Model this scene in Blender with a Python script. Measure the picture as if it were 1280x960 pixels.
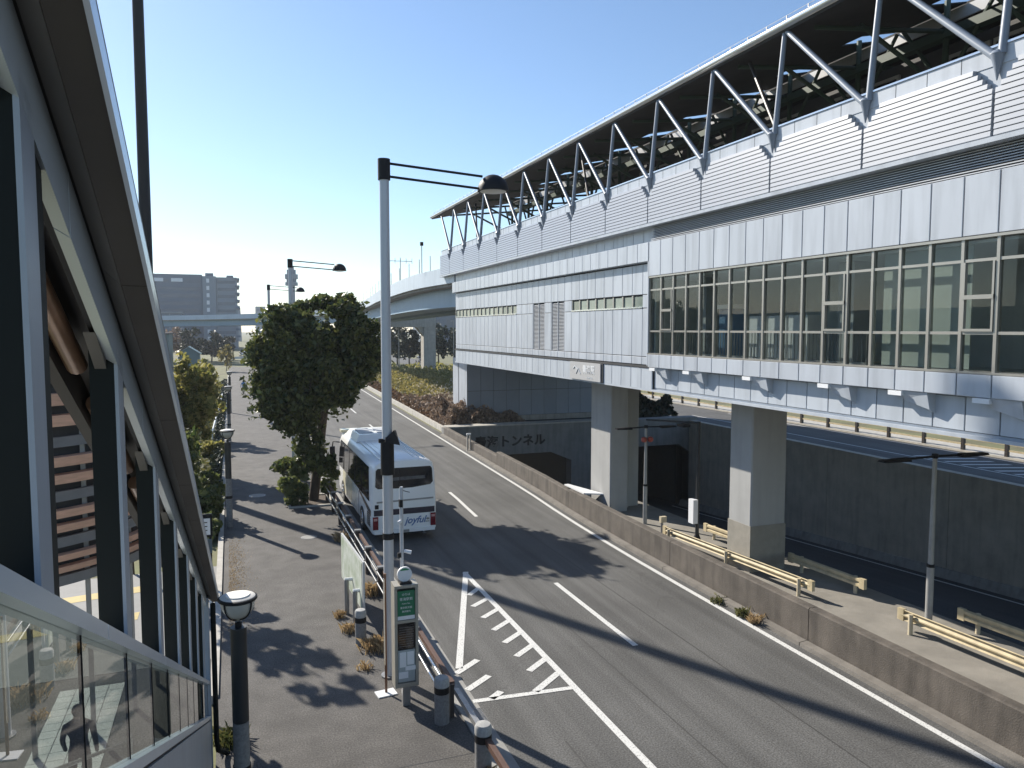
import bpy, bmesh, math, random
import numpy as np
from mathutils import Vector, Matrix

R = math.radians
for o in list(bpy.data.objects):
    bpy.data.objects.remove(o)
SC = bpy.context.scene
COL = SC.collection

# ------------------------------------------------------------------ camera
cam_d = bpy.data.cameras.new('camera')
cam = bpy.data.objects.new('camera', cam_d)
COL.objects.link(cam)
cam.location = (0, 0, 8.0)
cam.rotation_euler = (R(90 - 4.154), 0, R(-20.282))
cam_d.sensor_width = 36
cam_d.lens = 36 * 950 / 1280
cam_d.clip_start = 0.05
cam_d.clip_end = 6000
SC.camera = cam

# ------------------------------------------------------------------ sky and sun
SUN_EL, SUN_AZ = R(33.0), R(-26.3)          # azimuth from +Y towards +X
world = bpy.data.worlds.new('World')
SC.world = world
world.use_nodes = True
wn = world.node_tree
wn.nodes.clear()
wo = wn.nodes.new('ShaderNodeOutputWorld')
wb = wn.nodes.new('ShaderNodeBackground')
ws = wn.nodes.new('ShaderNodeTexSky')
ws.sky_type = 'NISHITA'
ws.sun_disc = False
ws.sun_elevation = SUN_EL
ws.sun_rotation = SUN_AZ
ws.altitude = 10
ws.air_density = 1.0
ws.dust_density = 0.25
ws.ozone_density = 3.5
wb.inputs['Strength'].default_value = 0.098
wn.links.new(ws.outputs[0], wb.inputs[0])
wn.links.new(wb.outputs[0], wo.inputs[0])

sun_d = bpy.data.lights.new('sun', 'SUN')
sun_d.energy = 5.0
sun_d.angle = R(0.53)
sun_d.color = (1.0, 0.93, 0.82)
sun = bpy.data.objects.new('sun', sun_d)
COL.objects.link(sun)
SDIR = Vector((math.sin(SUN_AZ) * math.cos(SUN_EL), math.cos(SUN_AZ) * math.cos(SUN_EL), math.sin(SUN_EL)))
sun.location = SDIR * 80
sun.rotation_euler = SDIR.to_track_quat('Z', 'Y').to_euler()

SC.view_settings.view_transform = 'Standard'
SC.view_settings.look = 'None'
SC.view_settings.gamma = 1
SC.view_settings.use_curve_mapping = False
SC.view_settings.exposure = 0.74
SC.render.engine = 'CYCLES'

# ------------------------------------------------------------------ materials
MATS = {}
def mat(name, col, rough=0.6, var=0.12, scale=3.0, metal=0.0, bump=0.0, bscale=60.0, spec=0.5, objvar=0.0, col2=None, stretch=None, streak=0.0):
    if name in MATS:
        return MATS[name]
    m = bpy.data.materials.new(name)
    m.use_nodes = True
    n, l = m.node_tree.nodes, m.node_tree.links
    b = n['Principled BSDF']
    b.inputs['Roughness'].default_value = rough
    b.inputs['Metallic'].default_value = metal
    b.inputs['Specular IOR Level'].default_value = spec
    tc = n.new('ShaderNodeTexCoord')
    mp = n.new('ShaderNodeMapping')
    if stretch:
        mp.inputs['Scale'].default_value = stretch
    l.new(tc.outputs['Object'], mp.inputs[0])
    no = n.new('ShaderNodeTexNoise')
    no.inputs['Scale'].default_value = scale
    no.inputs['Detail'].default_value = 6
    no.inputs['Roughness'].default_value = 0.62
    l.new(mp.outputs[0], no.inputs['Vector'])
    cr = n.new('ShaderNodeValToRGB')
    c = Vector(col)
    c2 = Vector(col2) if col2 else c
    lo = c * (1 - var)
    hi = c2 * (1 + var)
    cr.color_ramp.elements[0].position = 0.3
    cr.color_ramp.elements[1].position = 0.7
    cr.color_ramp.elements[0].color = (*lo, 1)
    cr.color_ramp.elements[1].color = (min(hi[0], 1), min(hi[1], 1), min(hi[2], 1), 1)
    l.new(no.outputs[0], cr.inputs[0])
    out = cr.outputs[0]
    if objvar:
        oi = n.new('ShaderNodeObjectInfo')
        mr = n.new('ShaderNodeMapRange')
        mr.inputs['To Min'].default_value = 1 - objvar
        mr.inputs['To Max'].default_value = 1 + objvar
        l.new(oi.outputs['Random'], mr.inputs[0])
        rm = n.new('ShaderNodeMath')
        rm.operation = 'MULTIPLY'
        rm.inputs[1].default_value = 61.0
        l.new(oi.outputs['Random'], rm.inputs[0])
        l.new(rm.outputs[0], mp.inputs['Location'])
        hs = n.new('ShaderNodeHueSaturation')
        l.new(mr.outputs[0], hs.inputs['Value'])
        l.new(out, hs.inputs['Color'])
        out = hs.outputs[0]
    if streak:
        mp2 = n.new('ShaderNodeMapping')
        mp2.inputs['Scale'].default_value = (1.5, 1.5, 0.18)
        l.new(tc.outputs['Object'], mp2.inputs[0])
        if objvar:
            l.new(rm.outputs[0], mp2.inputs['Location'])
        n2 = n.new('ShaderNodeTexNoise')
        n2.inputs['Scale'].default_value = 2.2
        n2.inputs['Detail'].default_value = 5
        l.new(mp2.outputs[0], n2.inputs['Vector'])
        r2 = n.new('ShaderNodeMapRange')
        r2.inputs['From Min'].default_value = 0.45
        r2.inputs['From Max'].default_value = 0.75
        r2.inputs['To Min'].default_value = 1.0
        r2.inputs['To Max'].default_value = 1.0 - streak
        l.new(n2.outputs[0], r2.inputs[0])
        h2 = n.new('ShaderNodeHueSaturation')
        l.new(r2.outputs[0], h2.inputs['Value'])
        l.new(out, h2.inputs['Color'])
        out = h2.outputs[0]
    l.new(out, b.inputs['Base Color'])
    if bump:
        nb = n.new('ShaderNodeTexNoise')
        nb.inputs['Scale'].default_value = bscale
        nb.inputs['Detail'].default_value = 3
        l.new(tc.outputs['Object'], nb.inputs['Vector'])
        bp = n.new('ShaderNodeBump')
        bp.inputs['Strength'].default_value = bump
        bp.inputs['Distance'].default_value = 0.02
        l.new(nb.outputs[0], bp.inputs['Height'])
        l.new(bp.outputs[0], b.inputs['Normal'])
    MATS[name] = m
    return m

def asphalt(name, base, patch, tracks=False):
    m = bpy.data.materials.new(name)
    m.use_nodes = True
    n, l = m.node_tree.nodes, m.node_tree.links
    b = n['Principled BSDF']
    b.inputs['Roughness'].default_value = 0.82
    b.inputs['Specular IOR Level'].default_value = 0.35
    tc = n.new('ShaderNodeTexCoord')
    def noise(scale, det, st=None):
        x = n.new('ShaderNodeTexNoise')
        x.inputs['Scale'].default_value = scale
        x.inputs['Detail'].default_value = det
        if st:
            mp = n.new('ShaderNodeMapping')
            mp.inputs['Scale'].default_value = st
            l.new(tc.outputs['Object'], mp.inputs[0])
            l.new(mp.outputs[0], x.inputs['Vector'])
        else:
            l.new(tc.outputs['Object'], x.inputs['Vector'])
        return x
    n1 = noise(0.35, 6)
    n2 = noise(30, 4)
    n3 = noise(1.0, 5, (2.2, 0.07, 1)) if tracks else noise(1.6, 5)
    def ramp(nd, lo, hi, p0=.3, p1=.7):
        r = n.new('ShaderNodeMapRange')
        r.inputs['From Min'].default_value = p0
        r.inputs['From Max'].default_value = p1
        r.inputs['To Min'].default_value = lo
        r.inputs['To Max'].default_value = hi
        l.new(nd.outputs[0], r.inputs[0])
        return r.outputs[0]
    def mul(a, c):
        x = n.new('ShaderNodeMath')
        x.operation = 'MULTIPLY'
        l.new(a, x.inputs[0])
        l.new(c, x.inputs[1])
        return x.outputs[0]
    v = mul(mul(ramp(n1, 1 - patch, 1 + patch), ramp(n2, .62, 1.42, .35, .68)), ramp(n3, 1 - patch * 1.5, 1 + patch * 1.5))
    # pale exposed stones
    vo = n.new('ShaderNodeTexVoronoi')
    vo.inputs['Scale'].default_value = 34
    l.new(tc.outputs['Object'], vo.inputs['Vector'])
    sp = n.new('ShaderNodeMapRange')
    sp.inputs['From Min'].default_value = 0.10
    sp.inputs['From Max'].default_value = 0.22
    sp.inputs['To Min'].default_value = 1.55
    sp.inputs['To Max'].default_value = 1.0
    l.new(vo.outputs['Distance'], sp.inputs[0])
    v = mul(v, sp.outputs[0])
    # hairline cracks
    vc = n.new('ShaderNodeTexVoronoi')
    vc.feature = 'DISTANCE_TO_EDGE'
    vc.inputs['Scale'].default_value = 0.16
    wv = n.new('ShaderNodeVectorMath')
    wv.operation = 'ADD'
    nn = noise(1.3, 4)
    l.new(tc.outputs['Object'], wv.inputs[0])
    l.new(nn.outputs[1], wv.inputs[1])
    l.new(wv.outputs[0], vc.inputs['Vector'])
    ck = n.new('ShaderNodeMapRange')
    ck.inputs['From Min'].default_value = 0.0
    ck.inputs['From Max'].default_value = 0.004
    ck.inputs['To Min'].default_value = 0.8
    ck.inputs['To Max'].default_value = 1.0
    l.new(vc.outputs['Distance'], ck.inputs[0])
    v = mul(v, ck.outputs[0])
    vm = n.new('ShaderNodeVectorMath')
    vm.operation = 'SCALE'
    vm.inputs[0].default_value = base
    l.new(v, vm.inputs['Scale'])
    l.new(vm.outputs[0], b.inputs['Base Color'])
    bp = n.new('ShaderNodeBump')
    bp.inputs['Strength'].default_value = 0.5
    bp.inputs['Distance'].default_value = 0.012
    l.new(n2.outputs[0], bp.inputs['Height'])
    l.new(bp.outputs[0], b.inputs['Normal'])
    return m

def glassmat(name, tint, refl=1.0, rough=0.0, ior=1.5, opac=0.0):
    m = bpy.data.materials.new(name)
    m.use_nodes = True
    n, l = m.node_tree.nodes, m.node_tree.links
    n.clear()
    o = n.new('ShaderNodeOutputMaterial')
    tr = n.new('ShaderNodeBsdfTransparent')
    tr.inputs[0].default_value = (*tint, 1)
    gl = n.new('ShaderNodeBsdfGlossy')
    gl.inputs['Roughness'].default_value = rough
    gl.inputs[0].default_value = (refl, refl, refl, 1)
    fr = n.new('ShaderNodeFresnel')
    fr.inputs[0].default_value = ior
    ge = n.new('ShaderNodeNewGeometry')          # only the outer face of each pane mirrors
    iv = n.new('ShaderNodeMath')
    iv.operation = 'SUBTRACT'
    iv.inputs[0].default_value = 1.0
    l.new(ge.outputs['Backfacing'], iv.inputs[1])
    mu = n.new('ShaderNodeMath')
    mu.operation = 'MULTIPLY'
    l.new(fr.outputs[0], mu.inputs[0])
    l.new(iv.outputs[0], mu.inputs[1])
    mx = n.new('ShaderNodeMixShader')
    l.new(mu.outputs[0], mx.inputs[0])
    l.new(tr.outputs[0], mx.inputs[1])
    l.new(gl.outputs[0], mx.inputs[2])
    l.new(mx.outputs[0], o.inputs[0])
    return m

def leafmat(name, c1, c2, rough=0.42, trans=0.25, spec=0.5):
    m = bpy.data.materials.new(name)
    m.use_nodes = True
    n, l = m.node_tree.nodes, m.node_tree.links
    b = n['Principled BSDF']
    b.inputs['Roughness'].default_value = rough
    b.inputs['Specular IOR Level'].default_value = spec
    ge = n.new('ShaderNodeNewGeometry')
    cr = n.new('ShaderNodeValToRGB')
    cr.color_ramp.elements[0].color = (*c1, 1)
    cr.color_ramp.elements[1].color = (*c2, 1)
    l.new(ge.outputs['Random Per Island'], cr.inputs[0])
    l.new(cr.outputs[0], b.inputs['Base Color'])
    if trans:
        tl = n.new('ShaderNodeBsdfTranslucent')
        l.new(cr.outputs[0], tl.inputs[0])
        mx = n.new('ShaderNodeMixShader')
        mx.inputs[0].default_value = trans
        l.new(b.outputs[0], mx.inputs[1])
        l.new(tl.outputs[0], mx.inputs[2])
        l.new(mx.outputs[0], n['Material Output'].inputs[0])
    MATS[name] = m
    return m

M_ROAD = asphalt('asphalt_road', (0.092, 0.091, 0.088), 0.16, True)
M_WALK = asphalt('asphalt_walk', (0.085, 0.080, 0.075), 0.15)
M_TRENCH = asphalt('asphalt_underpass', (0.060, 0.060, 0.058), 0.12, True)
M_PAINT = mat('road_paint', (0.62, 0.62, 0.60), .7, .16, 26, bump=.2)
_e = [x for x in M_PAINT.node_tree.nodes if x.type == 'VALTORGB'][0].color_ramp.elements   # worn through in places
_e[0].position, _e[0].color = .34, (0.14, 0.14, 0.135, 1)
_e[1].position, _e[1].color = .46, (0.60, 0.60, 0.58, 1)
M_CONC = mat('concrete', (0.30, 0.285, 0.26), .85, .14, 1.6, bump=.35, bscale=40, streak=.3)
M_CONC_D = mat('concrete_dirty', (0.105, 0.09, 0.075), .9, .3, 1.1, bump=.45, bscale=30, streak=.4)
M_CONC_L = mat('concrete_light', (0.42, 0.40, 0.36), .85, .12, 2.0, bump=.3, bscale=40, streak=.2)
M_GUTTER = mat('gutter_concrete', (0.27, 0.265, 0.25), .85, .15, 3.0, bump=.4, bscale=50)
M_GROUND = mat('earth', (0.16, 0.135, 0.085), .95, .35, .25, col2=(0.13, 0.14, 0.06), bump=.5, bscale=8)
M_PANEL = mat('enamel_panel', (0.455, 0.49, 0.54), .33, .03, .8, objvar=.05, spec=.5, streak=.24)
M_PANEL_B = mat('beam_panel', (0.46, 0.50, 0.55), .38, .03, .8, objvar=.05, streak=.18)
M_SLAT = mat('louver_slat', (0.33, 0.355, 0.40), .32, .02, .8, spec=.5)
M_JOINT = mat('joint_black', (0.03, 0.032, 0.035), .8, .1)
M_STRUT = mat('strut_paint', (0.21, 0.245, 0.30), .35, .04, 2)
M_LOUV_D = mat('grey_louver', (0.44, 0.46, 0.49), .5, .06, 2)
M_FRAME = mat('window_frame', (0.36, 0.345, 0.31), .25, .05, 3, metal=.3)
M_ROOFW = mat('roof_edge', (0.66, 0.68, 0.70), .08, .03, 2, metal=.7)
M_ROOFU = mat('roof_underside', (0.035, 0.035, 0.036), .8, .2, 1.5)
M_GREEN = mat('green_truss', (0.045, 0.075, 0.055), .55, .1, 2)
M_DARKW = mat('dark_wall', (0.06, 0.06, 0.062), .7, .1, 2)
M_POLE = mat('pole_grey', (0.50, 0.52, 0.55), .42, .06, 1.2, metal=.2, stretch=(1, 1, .15))
M_BLACK = mat('black_paint', (0.010, 0.010, 0.012), .55, .1, 4, spec=.25)
M_DKBROWN = mat('dark_brown_paint', (0.035, 0.028, 0.026), .5, .15, 4)
M_BROWN = mat('brown_beam', (0.085, 0.042, 0.028), .6, .25, 5)
M_STEEL = mat('stainless', (0.72, 0.72, 0.72), .22, .03, 6, metal=.95)
M_STEELD = mat('dull_steel', (0.30, 0.30, 0.30), .45, .1, 5, metal=.6)
M_WHITE = mat('white_paint', (0.74, 0.75, 0.76), .4, .03, 3)
M_CREAM = mat('cream_guardrail', (0.50, 0.415, 0.26), .55, .14, 3, streak=.3)
M_BARK = mat('bark', (0.075, 0.055, 0.04), .95, .3, 6, bump=.8, bscale=25, stretch=(1, 1, .3))
M_WIN = glassmat('station_glass', (0.75, 0.78, 0.77), .85, 0.0, 1.5)
M_DARKGL = mat('dark_glass', (0.012, 0.013, 0.015), .06, .1, 2, spec=.6)
M_STAIRGL = glassmat('stair_glass', (0.58, 0.62, 0.60), .95, 0.0, 1.95)
L_CAMPHOR = leafmat('leaf_evergreen', (0.020, 0.045, 0.014), (0.17, 0.18, 0.05), .36, .38)
L_YOUNG = leafmat('leaf_young', (0.10, 0.12, 0.03), (0.38, 0.33, 0.10), .5, .55)
L_SHRUB = leafmat('leaf_shrub', (0.05, 0.085, 0.022), (0.20, 0.21, 0.065), .5, .42)
L_BROWN = leafmat('leaf_brown', (0.13, 0.09, 0.065), (0.34, 0.25, 0.18), .7, .25)
L_RED = leafmat('leaf_red', (0.10, 0.055, 0.032), (0.21, 0.125, 0.065), .7, .25)
L_YEL = leafmat('leaf_yellow', (0.17, 0.15, 0.04), (0.34, 0.28, 0.09), .7, .4)
L_DARK = leafmat('leaf_dark', (0.010, 0.018, 0.010), (0.035, 0.048, 0.022), .5, .15)
L_DRY = leafmat('dry_grass', (0.24, 0.16, 0.08), (0.50, 0.37, 0.20), .8, .35)
L_GRASS = leafmat('grass_blade', (0.05, 0.07, 0.02), (0.20, 0.18, 0.06), .7, .3)
L_FAR = leafmat('leaf_far', (0.03, 0.045, 0.03), (0.07, 0.085, 0.05), .7, .1)

# ------------------------------------------------------------------ mesh builder
WL = {}
class MB:
    def __init__(s):
        s.v = []; s.f = []
    def add(s, vs, fs):
        k = len(s.v)
        s.v += [tuple(p) for p in vs]
        s.f += [tuple(i + k for i in f) for f in fs]
        return s
    def box(s, x0, x1, y0, y1, z0, z1):
        return s.add([(x0,y0,z0),(x1,y0,z0),(x1,y1,z0),(x0,y1,z0),(x0,y0,z1),(x1,y0,z1),(x1,y1,z1),(x0,y1,z1)],
                     [(0,3,2,1),(4,5,6,7),(0,1,5,4),(1,2,6,5),(2,3,7,6),(3,0,4,7)])
    def hexa(s, p):        # eight corner points, bottom four then top four
        return s.add(p, [(0,3,2,1),(4,5,6,7),(0,1,5,4),(1,2,6,5),(2,3,7,6),(3,0,4,7)])
    def quad(s, a, b, c, d):
        return s.add([a, b, c, d], [(0, 1, 2, 3)])
    def tube(s, p0, p1, r0, r1=None, n=12, cap=True):
        p0, p1 = Vector(p0), Vector(p1)
        if r1 is None: r1 = r0
        d = (p1 - p0).normalized()
        a = d.orthogonal().normalized() if abs(d.z) < .99 else Vector((1, 0, 0))
        a = (a - d * a.dot(d)).normalized()
        b = d.cross(a)
        vs, fs = [], []
        for p, r in ((p0, r0), (p1, r1)):
            for i in range(n):
                t = 2 * math.pi * (i + .5) / n
                vs.append(p + a * (r * math.cos(t)) + b * (r * math.sin(t)))
        for i in range(n):
            j = (i + 1) % n
            fs.append((i, j, n + j, n + i))
        if cap:
            fs += [tuple(range(n))[::-1], tuple(range(n, 2 * n))]
        return s.add(vs, fs)
    def path(s, pts, rs, n=10):
        pts = [Vector(p) for p in pts]
        if not hasattr(rs, '__len__'): rs = [rs] * len(pts)
        vs, fs = [], []
        prev = None
        for k, p in enumerate(pts):
            d = (pts[min(k + 1, len(pts) - 1)] - pts[max(k - 1, 0)]).normalized()
            if prev is None:
                a = d.orthogonal().normalized()
            else:
                a = (prev - d * prev.dot(d)).normalized()
            prev = a
            b = d.cross(a)
            for i in range(n):
                t = 2 * math.pi * i / n
                vs.append(p + a * (rs[k] * math.cos(t)) + b * (rs[k] * math.sin(t)))
        for k in range(len(pts) - 1):
            for i in range(n):
                j = (i + 1) % n
                fs.append((k*n+i, k*n+j, (k+1)*n+j, (k+1)*n+i))
        fs += [tuple(range(n))[::-1], tuple(range((len(pts)-1)*n, len(pts)*n))]
        return s.add(vs, fs)
    def lathe(s, c, prof, n=24, sy=1.0):
        vs, fs = [], []
        for r, z in prof:
            for i in range(n):
                t = 2 * math.pi * i / n
                vs.append((c[0] + r * math.cos(t), c[1] + sy * r * math.sin(t), c[2] + z))
        for k in range(len(prof) - 1):
            for i in range(n):
                j = (i + 1) % n
                fs.append((k*n+i, k*n+j, (k+1)*n+j, (k+1)*n+i))
        fs += [tuple(range(n))[::-1], tuple(range((len(prof)-1)*n, len(prof)*n))]
        return s.add(vs, fs)
    def prism(s, poly, d):      # polygon points extruded by vector d
        n = len(poly)
        d = Vector(d)
        vs = [Vector(p) for p in poly] + [Vector(p) + d for p in poly]
        fs = [tuple(range(n))[::-1], tuple(range(n, 2*n))]
        for i in range(n):
            j = (i + 1) % n
            fs.append((i, j, n + j, n + i))
        return s.add(vs, fs)
    def sweep(s, prof, pts, close=True, cap=True):
        # prof: (offset to the right of travel, height); pts: x,y,z path
        pts = [Vector(p) for p in pts]
        n = len(prof)
        vs, fs = [], []
        for k, p in enumerate(pts):
            d = pts[min(k + 1, len(pts) - 1)] - pts[max(k - 1, 0)]
            d.z = 0
            d.normalize()
            r = Vector((d.y, -d.x, 0))
            for o, h in prof:
                vs.append(p + r * o + Vector((0, 0, h)))
        m = n if close else n - 1
        for k in range(len(pts) - 1):
            for i in range(m):
                j = (i + 1) % n
                fs.append((k*n+i, (k+1)*n+i, (k+1)*n+j, k*n+j))
        if close and cap:
            fs += [tuple(range(n)), tuple(range((len(pts)-1)*n, len(pts)*n))[::-1]]
        return s.add(vs, fs)
    def build(s, name, m, parent=None, origin=None, smooth=None, fix=True):
        if parent is not None and origin is None:
            origin = WL[parent.name]
        if origin is None:
            a = np.array([tuple(p) for p in s.v])
            lo, hi = a.min(0), a.max(0)
            origin = ((lo[0]+hi[0])/2, (lo[1]+hi[1])/2, lo[2])
        O = Vector(origin)
        me = bpy.data.meshes.new(name)
        me.from_pydata([tuple(Vector(p) - O) for p in s.v], [], s.f)
        if fix:
            bm = bmesh.new(); bm.from_mesh(me)
            bmesh.ops.recalc_face_normals(bm, faces=bm.faces)
            bm.to_mesh(me); bm.free()
        me.materials.append(m)
        if smooth:
            me.shade_smooth()
            me.set_sharp_from_angle(angle=R(smooth))
        return link(name, me, parent, O)

def link(name, me, parent=None, O=(0, 0, 0)):
    o = bpy.data.objects.new(name, me)
    COL.objects.link(o)
    O = Vector(O)
    WL[o.name] = O
    if parent is not None:
        o.parent = parent
        o.location = O - WL[parent.name]
    else:
        o.location = O
    return o

def inst(src, name, parent, loc):
    """another piece sharing mesh data, world location loc"""
    return link(name, src.data, parent, loc)

def thing(name, label, cat, loc=(0, 0, 0), group=None):
    o = bpy.data.objects.new(name, None)
    COL.objects.link(o)
    o.location = loc
    o.empty_display_size = .2
    WL[o.name] = Vector(loc)
    return tag(o, label, cat, group)
def tag(o, label, cat, group=None):
    o['label'] = label; o['category'] = cat
    if group: o['group'] = group
    return o
def struct(o):
    o['kind'] = 'structure'
    return o
def stuff(o):
    o['kind'] = 'stuff'
    return o
def copy_tree(o, delta, label=None, parent=None):
    c = o.copy()
    COL.objects.link(c)
    WL[c.name] = WL[o.name] + Vector(delta)
    if parent is None:
        c.location = o.location + Vector(delta)
    else:
        c.parent = parent
    if label: c['label'] = label
    for ch in [x for x in bpy.data.objects if x.parent == o]:
        copy_tree(ch, delta, None, c)
    return c

def text_mesh(txt, size, m, name, parent, mtx, extrude=0.004, shear=0.0, align='CENTER', bold=0.0):
    cu = bpy.data.curves.new(name, 'FONT')
    cu.body = txt
    cu.size = size
    cu.shear = shear
    cu.extrude = extrude
    cu.offset = bold
    cu.align_x = align
    cu.align_y = 'CENTER'
    cu.resolution_u = 3
    t = bpy.data.objects.new('tmp', cu)
    COL.objects.link(t)
    dg = bpy.context.evaluated_depsgraph_get()
    me = bpy.data.meshes.new_from_object(t.evaluated_get(dg))
    bpy.data.objects.remove(t)
    O = mtx.translation.copy()
    mm = mtx.copy(); mm.translation = (0, 0, 0)
    me.transform(mm)
    me.materials.clear(); me.materials.append(m)
    me.name = name
    return link(name, me, parent, O)
# text facing -X (read from the road side), and facing -Y
def face_nx(x, y, z):
    return Matrix(((0, 0, -1, x), (-1, 0, 0, y), (0, 1, 0, z), (0, 0, 0, 1)))
def face_ny(x, y, z):
    return Matrix(((1, 0, 0, x), (0, 0, -1, y), (0, 1, 0, z), (0, 0, 0, 1)))

# ------------------------------------------------------------------ foliage
def leaf_mesh(name, centres, size, m, parent, rng, flat=0.0, elong=1.7, sizevar=.5, bend=.25):
    n = len(centres)
    d = rng.normal(size=(n, 3)); d /= np.linalg.norm(d, axis=1)[:, None]
    u = rng.normal(size=(n, 3))
    if flat:
        u[:, 2] += flat * np.sign(rng.normal(size=n))
    u -= d * (u * d).sum(1)[:, None]
    u /= np.linalg.norm(u, axis=1)[:, None]
    w = np.cross(d, u)
    s = size * (1 + sizevar * rng.uniform(-1, 1, n))[:, None]
    O = np.array(WL[parent.name]) if parent is not None else centres.mean(0)
    c = centres - O
    a = c - d * s * elong * .5
    b = c + w * s * .5 + u * s * bend * .5
    e = c + d * s * elong * .5
    f = c - w * s * .5 + u * s * bend * .5
    V = np.stack([a, b, e, f], 1).reshape(-1, 3)
    me = bpy.data.meshes.new(name)
    me.vertices.add(4 * n)
    me.vertices.foreach_set('co', V.astype(np.float32).ravel())
    me.loops.add(4 * n)
    me.loops.foreach_set('vertex_index', np.arange(4 * n, dtype=np.int32))
    me.polygons.add(n)
    me.polygons.foreach_set('loop_start', np.arange(0, 4 * n, 4, dtype=np.int32))
    me.polygons.foreach_set('loop_total', np.full(n, 4, dtype=np.int32))
    me.update(calc_edges=True)
    me.materials.append(m)
    return link(name, me, parent, O)

def clumps(blobs, rng, sub=14, spread=.34):
    """points in ragged sub-clumps on and in ellipsoid blobs (cx,cy,cz,rx,ry,rz,n)"""
    out = []
    for cx, cy, cz, rx, ry, rz, n in blobs:
        k = max(4, int(sub))
        dirs = rng.normal(size=(k, 3)); dirs /= np.linalg.norm(dirs, axis=1)[:, None]
        rad = rng.uniform(.45, 1.0, k) ** .6
        cen = dirs * rad[:, None]
        idx = rng.integers(0, k, n)
        g = rng.normal(size=(n, 3)); g /= np.linalg.norm(g, axis=1)[:, None]
        g *= (rng.uniform(.2, 1, n) ** .5)[:, None] * spread * rng.uniform(.6, 1.25, k)[idx][:, None]
        p = (cen[idx] + g) * np.array([rx, ry, rz]) + np.array([cx, cy, cz])
        out.append(p)
    return np.concatenate(out)

def branchy(mb, base, top, r, rng, tips, n=8):
    base, top = Vector(base), Vector(top)
    mid = (base + top) / 2 + Vector((rng.normal() * .08, rng.normal() * .08, 0)) * (top - base).length * .4
    mb.path([base, base.lerp(mid, .5), mid, mid.lerp(top, .5), top], [r, r * .86, r * .72, r * .55, r * .3], n)
    for t in tips:
        t = Vector(t)
        k = rng.uniform(.35, .85)
        s0 = mid.lerp(top, max(0, k * 2 - 1)) if k > .5 else base.lerp(mid, k * 2)
        m = s0.lerp(t, .5) + Vector((rng.normal() * .1, rng.normal() * .1, .15))
        mb.path([s0, m, t], [r * .42, r * .28, r * .08], 6)

def grass_tuft(c, n, h, spread, rng, mb):
    for i in range(n):
        a = rng.uniform(0, 2 * math.pi)
        q = rng.uniform(0, spread)
        x, y = c[0] + math.cos(a) * q, c[1] + math.sin(a) * q
        l = h * rng.uniform(.5, 1.1)
        t = rng.uniform(0, 2 * math.pi)
        w = .012
        lean = rng.uniform(.2, .9) * l
        dx, dy = math.cos(t), math.sin(t)
        mb.add([(x - dy * w, y + dx * w, c[2]), (x + dy * w, y - dx * w, c[2]), (x + dx * lean * .5 + dy * w * .7, y + dy * lean * .5 - dx * w * .7, c[2] + l * .7), (x + dx * lean, y + dy * lean, c[2] + l * .85)],
               [(0, 1, 2), (0, 2, 3)])

# ================================================================== SETTING
rng = np.random.default_rng(7)
def drift(y):                      # the carriageway bears gently right beyond the bus
    return 0.0375 * max(0.0, y - 20) * min(1, max(0.0, y - 20) / 14)
def bend(y):                       # far bend to the left beyond Y = 125
    return -0.0035 * max(0, y - 125) ** 2
def tz(y):                         # underpass floor
    return -5.3 - 0.065 * (y - 25.7)
def mz(y):                         # raised strip behind the parapet
    return 0.72 - 0.022 * (y - 10)
YS = [-40, -10, 0, 8, 14, 20, 24, 28, 32, 36, 42, 48, 55, 62, 70, 80, 92, 105, 120, 135, 150, 170]

g = MB()
g.quad((-900, -300, -.03), (13.9, -300, -.03), (13.9, 56, -.03), (-900, 56, -.03))
g.quad((36.6, -300, -.03), (900, -300, -.03), (900, 56, -.03), (36.6, 56, -.03))
g.quad((-900, 56, -.03), (900, 56, -.03), (900, 1900, -.03), (-900, 1900, -.03))
g.quad((13.9, -300, -.03), (36.6, -300, -.03), (36.6, -60, -.03), (13.9, -60, -.03))
struct(g.build('ground', M_GROUND, origin=(0, 0, 0)))

def strip(name, m, fl, fr, z, ys=YS):
    q = MB()
    v, f = [], []
    for y in ys:
        v += [(fl(y), y, z), (fr(y), y, z)]
    for i in range(len(ys) - 1):
        f.append((2*i, 2*i+1, 2*i+3, 2*i+2))
    q.add(v, f)
    return q.build(name, m, origin=(0, 0, 0))
KL = 4.42                           # left kerb line
def kl(y): return KL + (drift(y) if y > 62 else 0.0) * 0.6 + bend(y)
def rr(y): return 13.35 + drift(y) + bend(y)
struct(strip('road', M_ROAD, lambda y: kl(y), lambda y: rr(y) + .3, 0.0))
struct(strip('gutter', M_GUTTER, lambda y: kl(y) - .05, lambda y: kl(y) + .34, .006))

# sidewalk slab with a real kerb step
sw = MB()
ys = [y for y in YS]
for a, b in zip(ys[:-1], ys[1:]):
    sw.hexa([(-.45, a, -.05), (kl(a) - .2, a, -.05), (kl(b) - .2, b, -.05), (-.45, b, -.05), (-.45, a, .1), (kl(a) - .2, a, .1), (kl(b) - .2, b, .1), (-.45, b, .1)])
struct(sw.build('sidewalk', M_WALK, origin=(0, 0, 0)))
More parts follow.
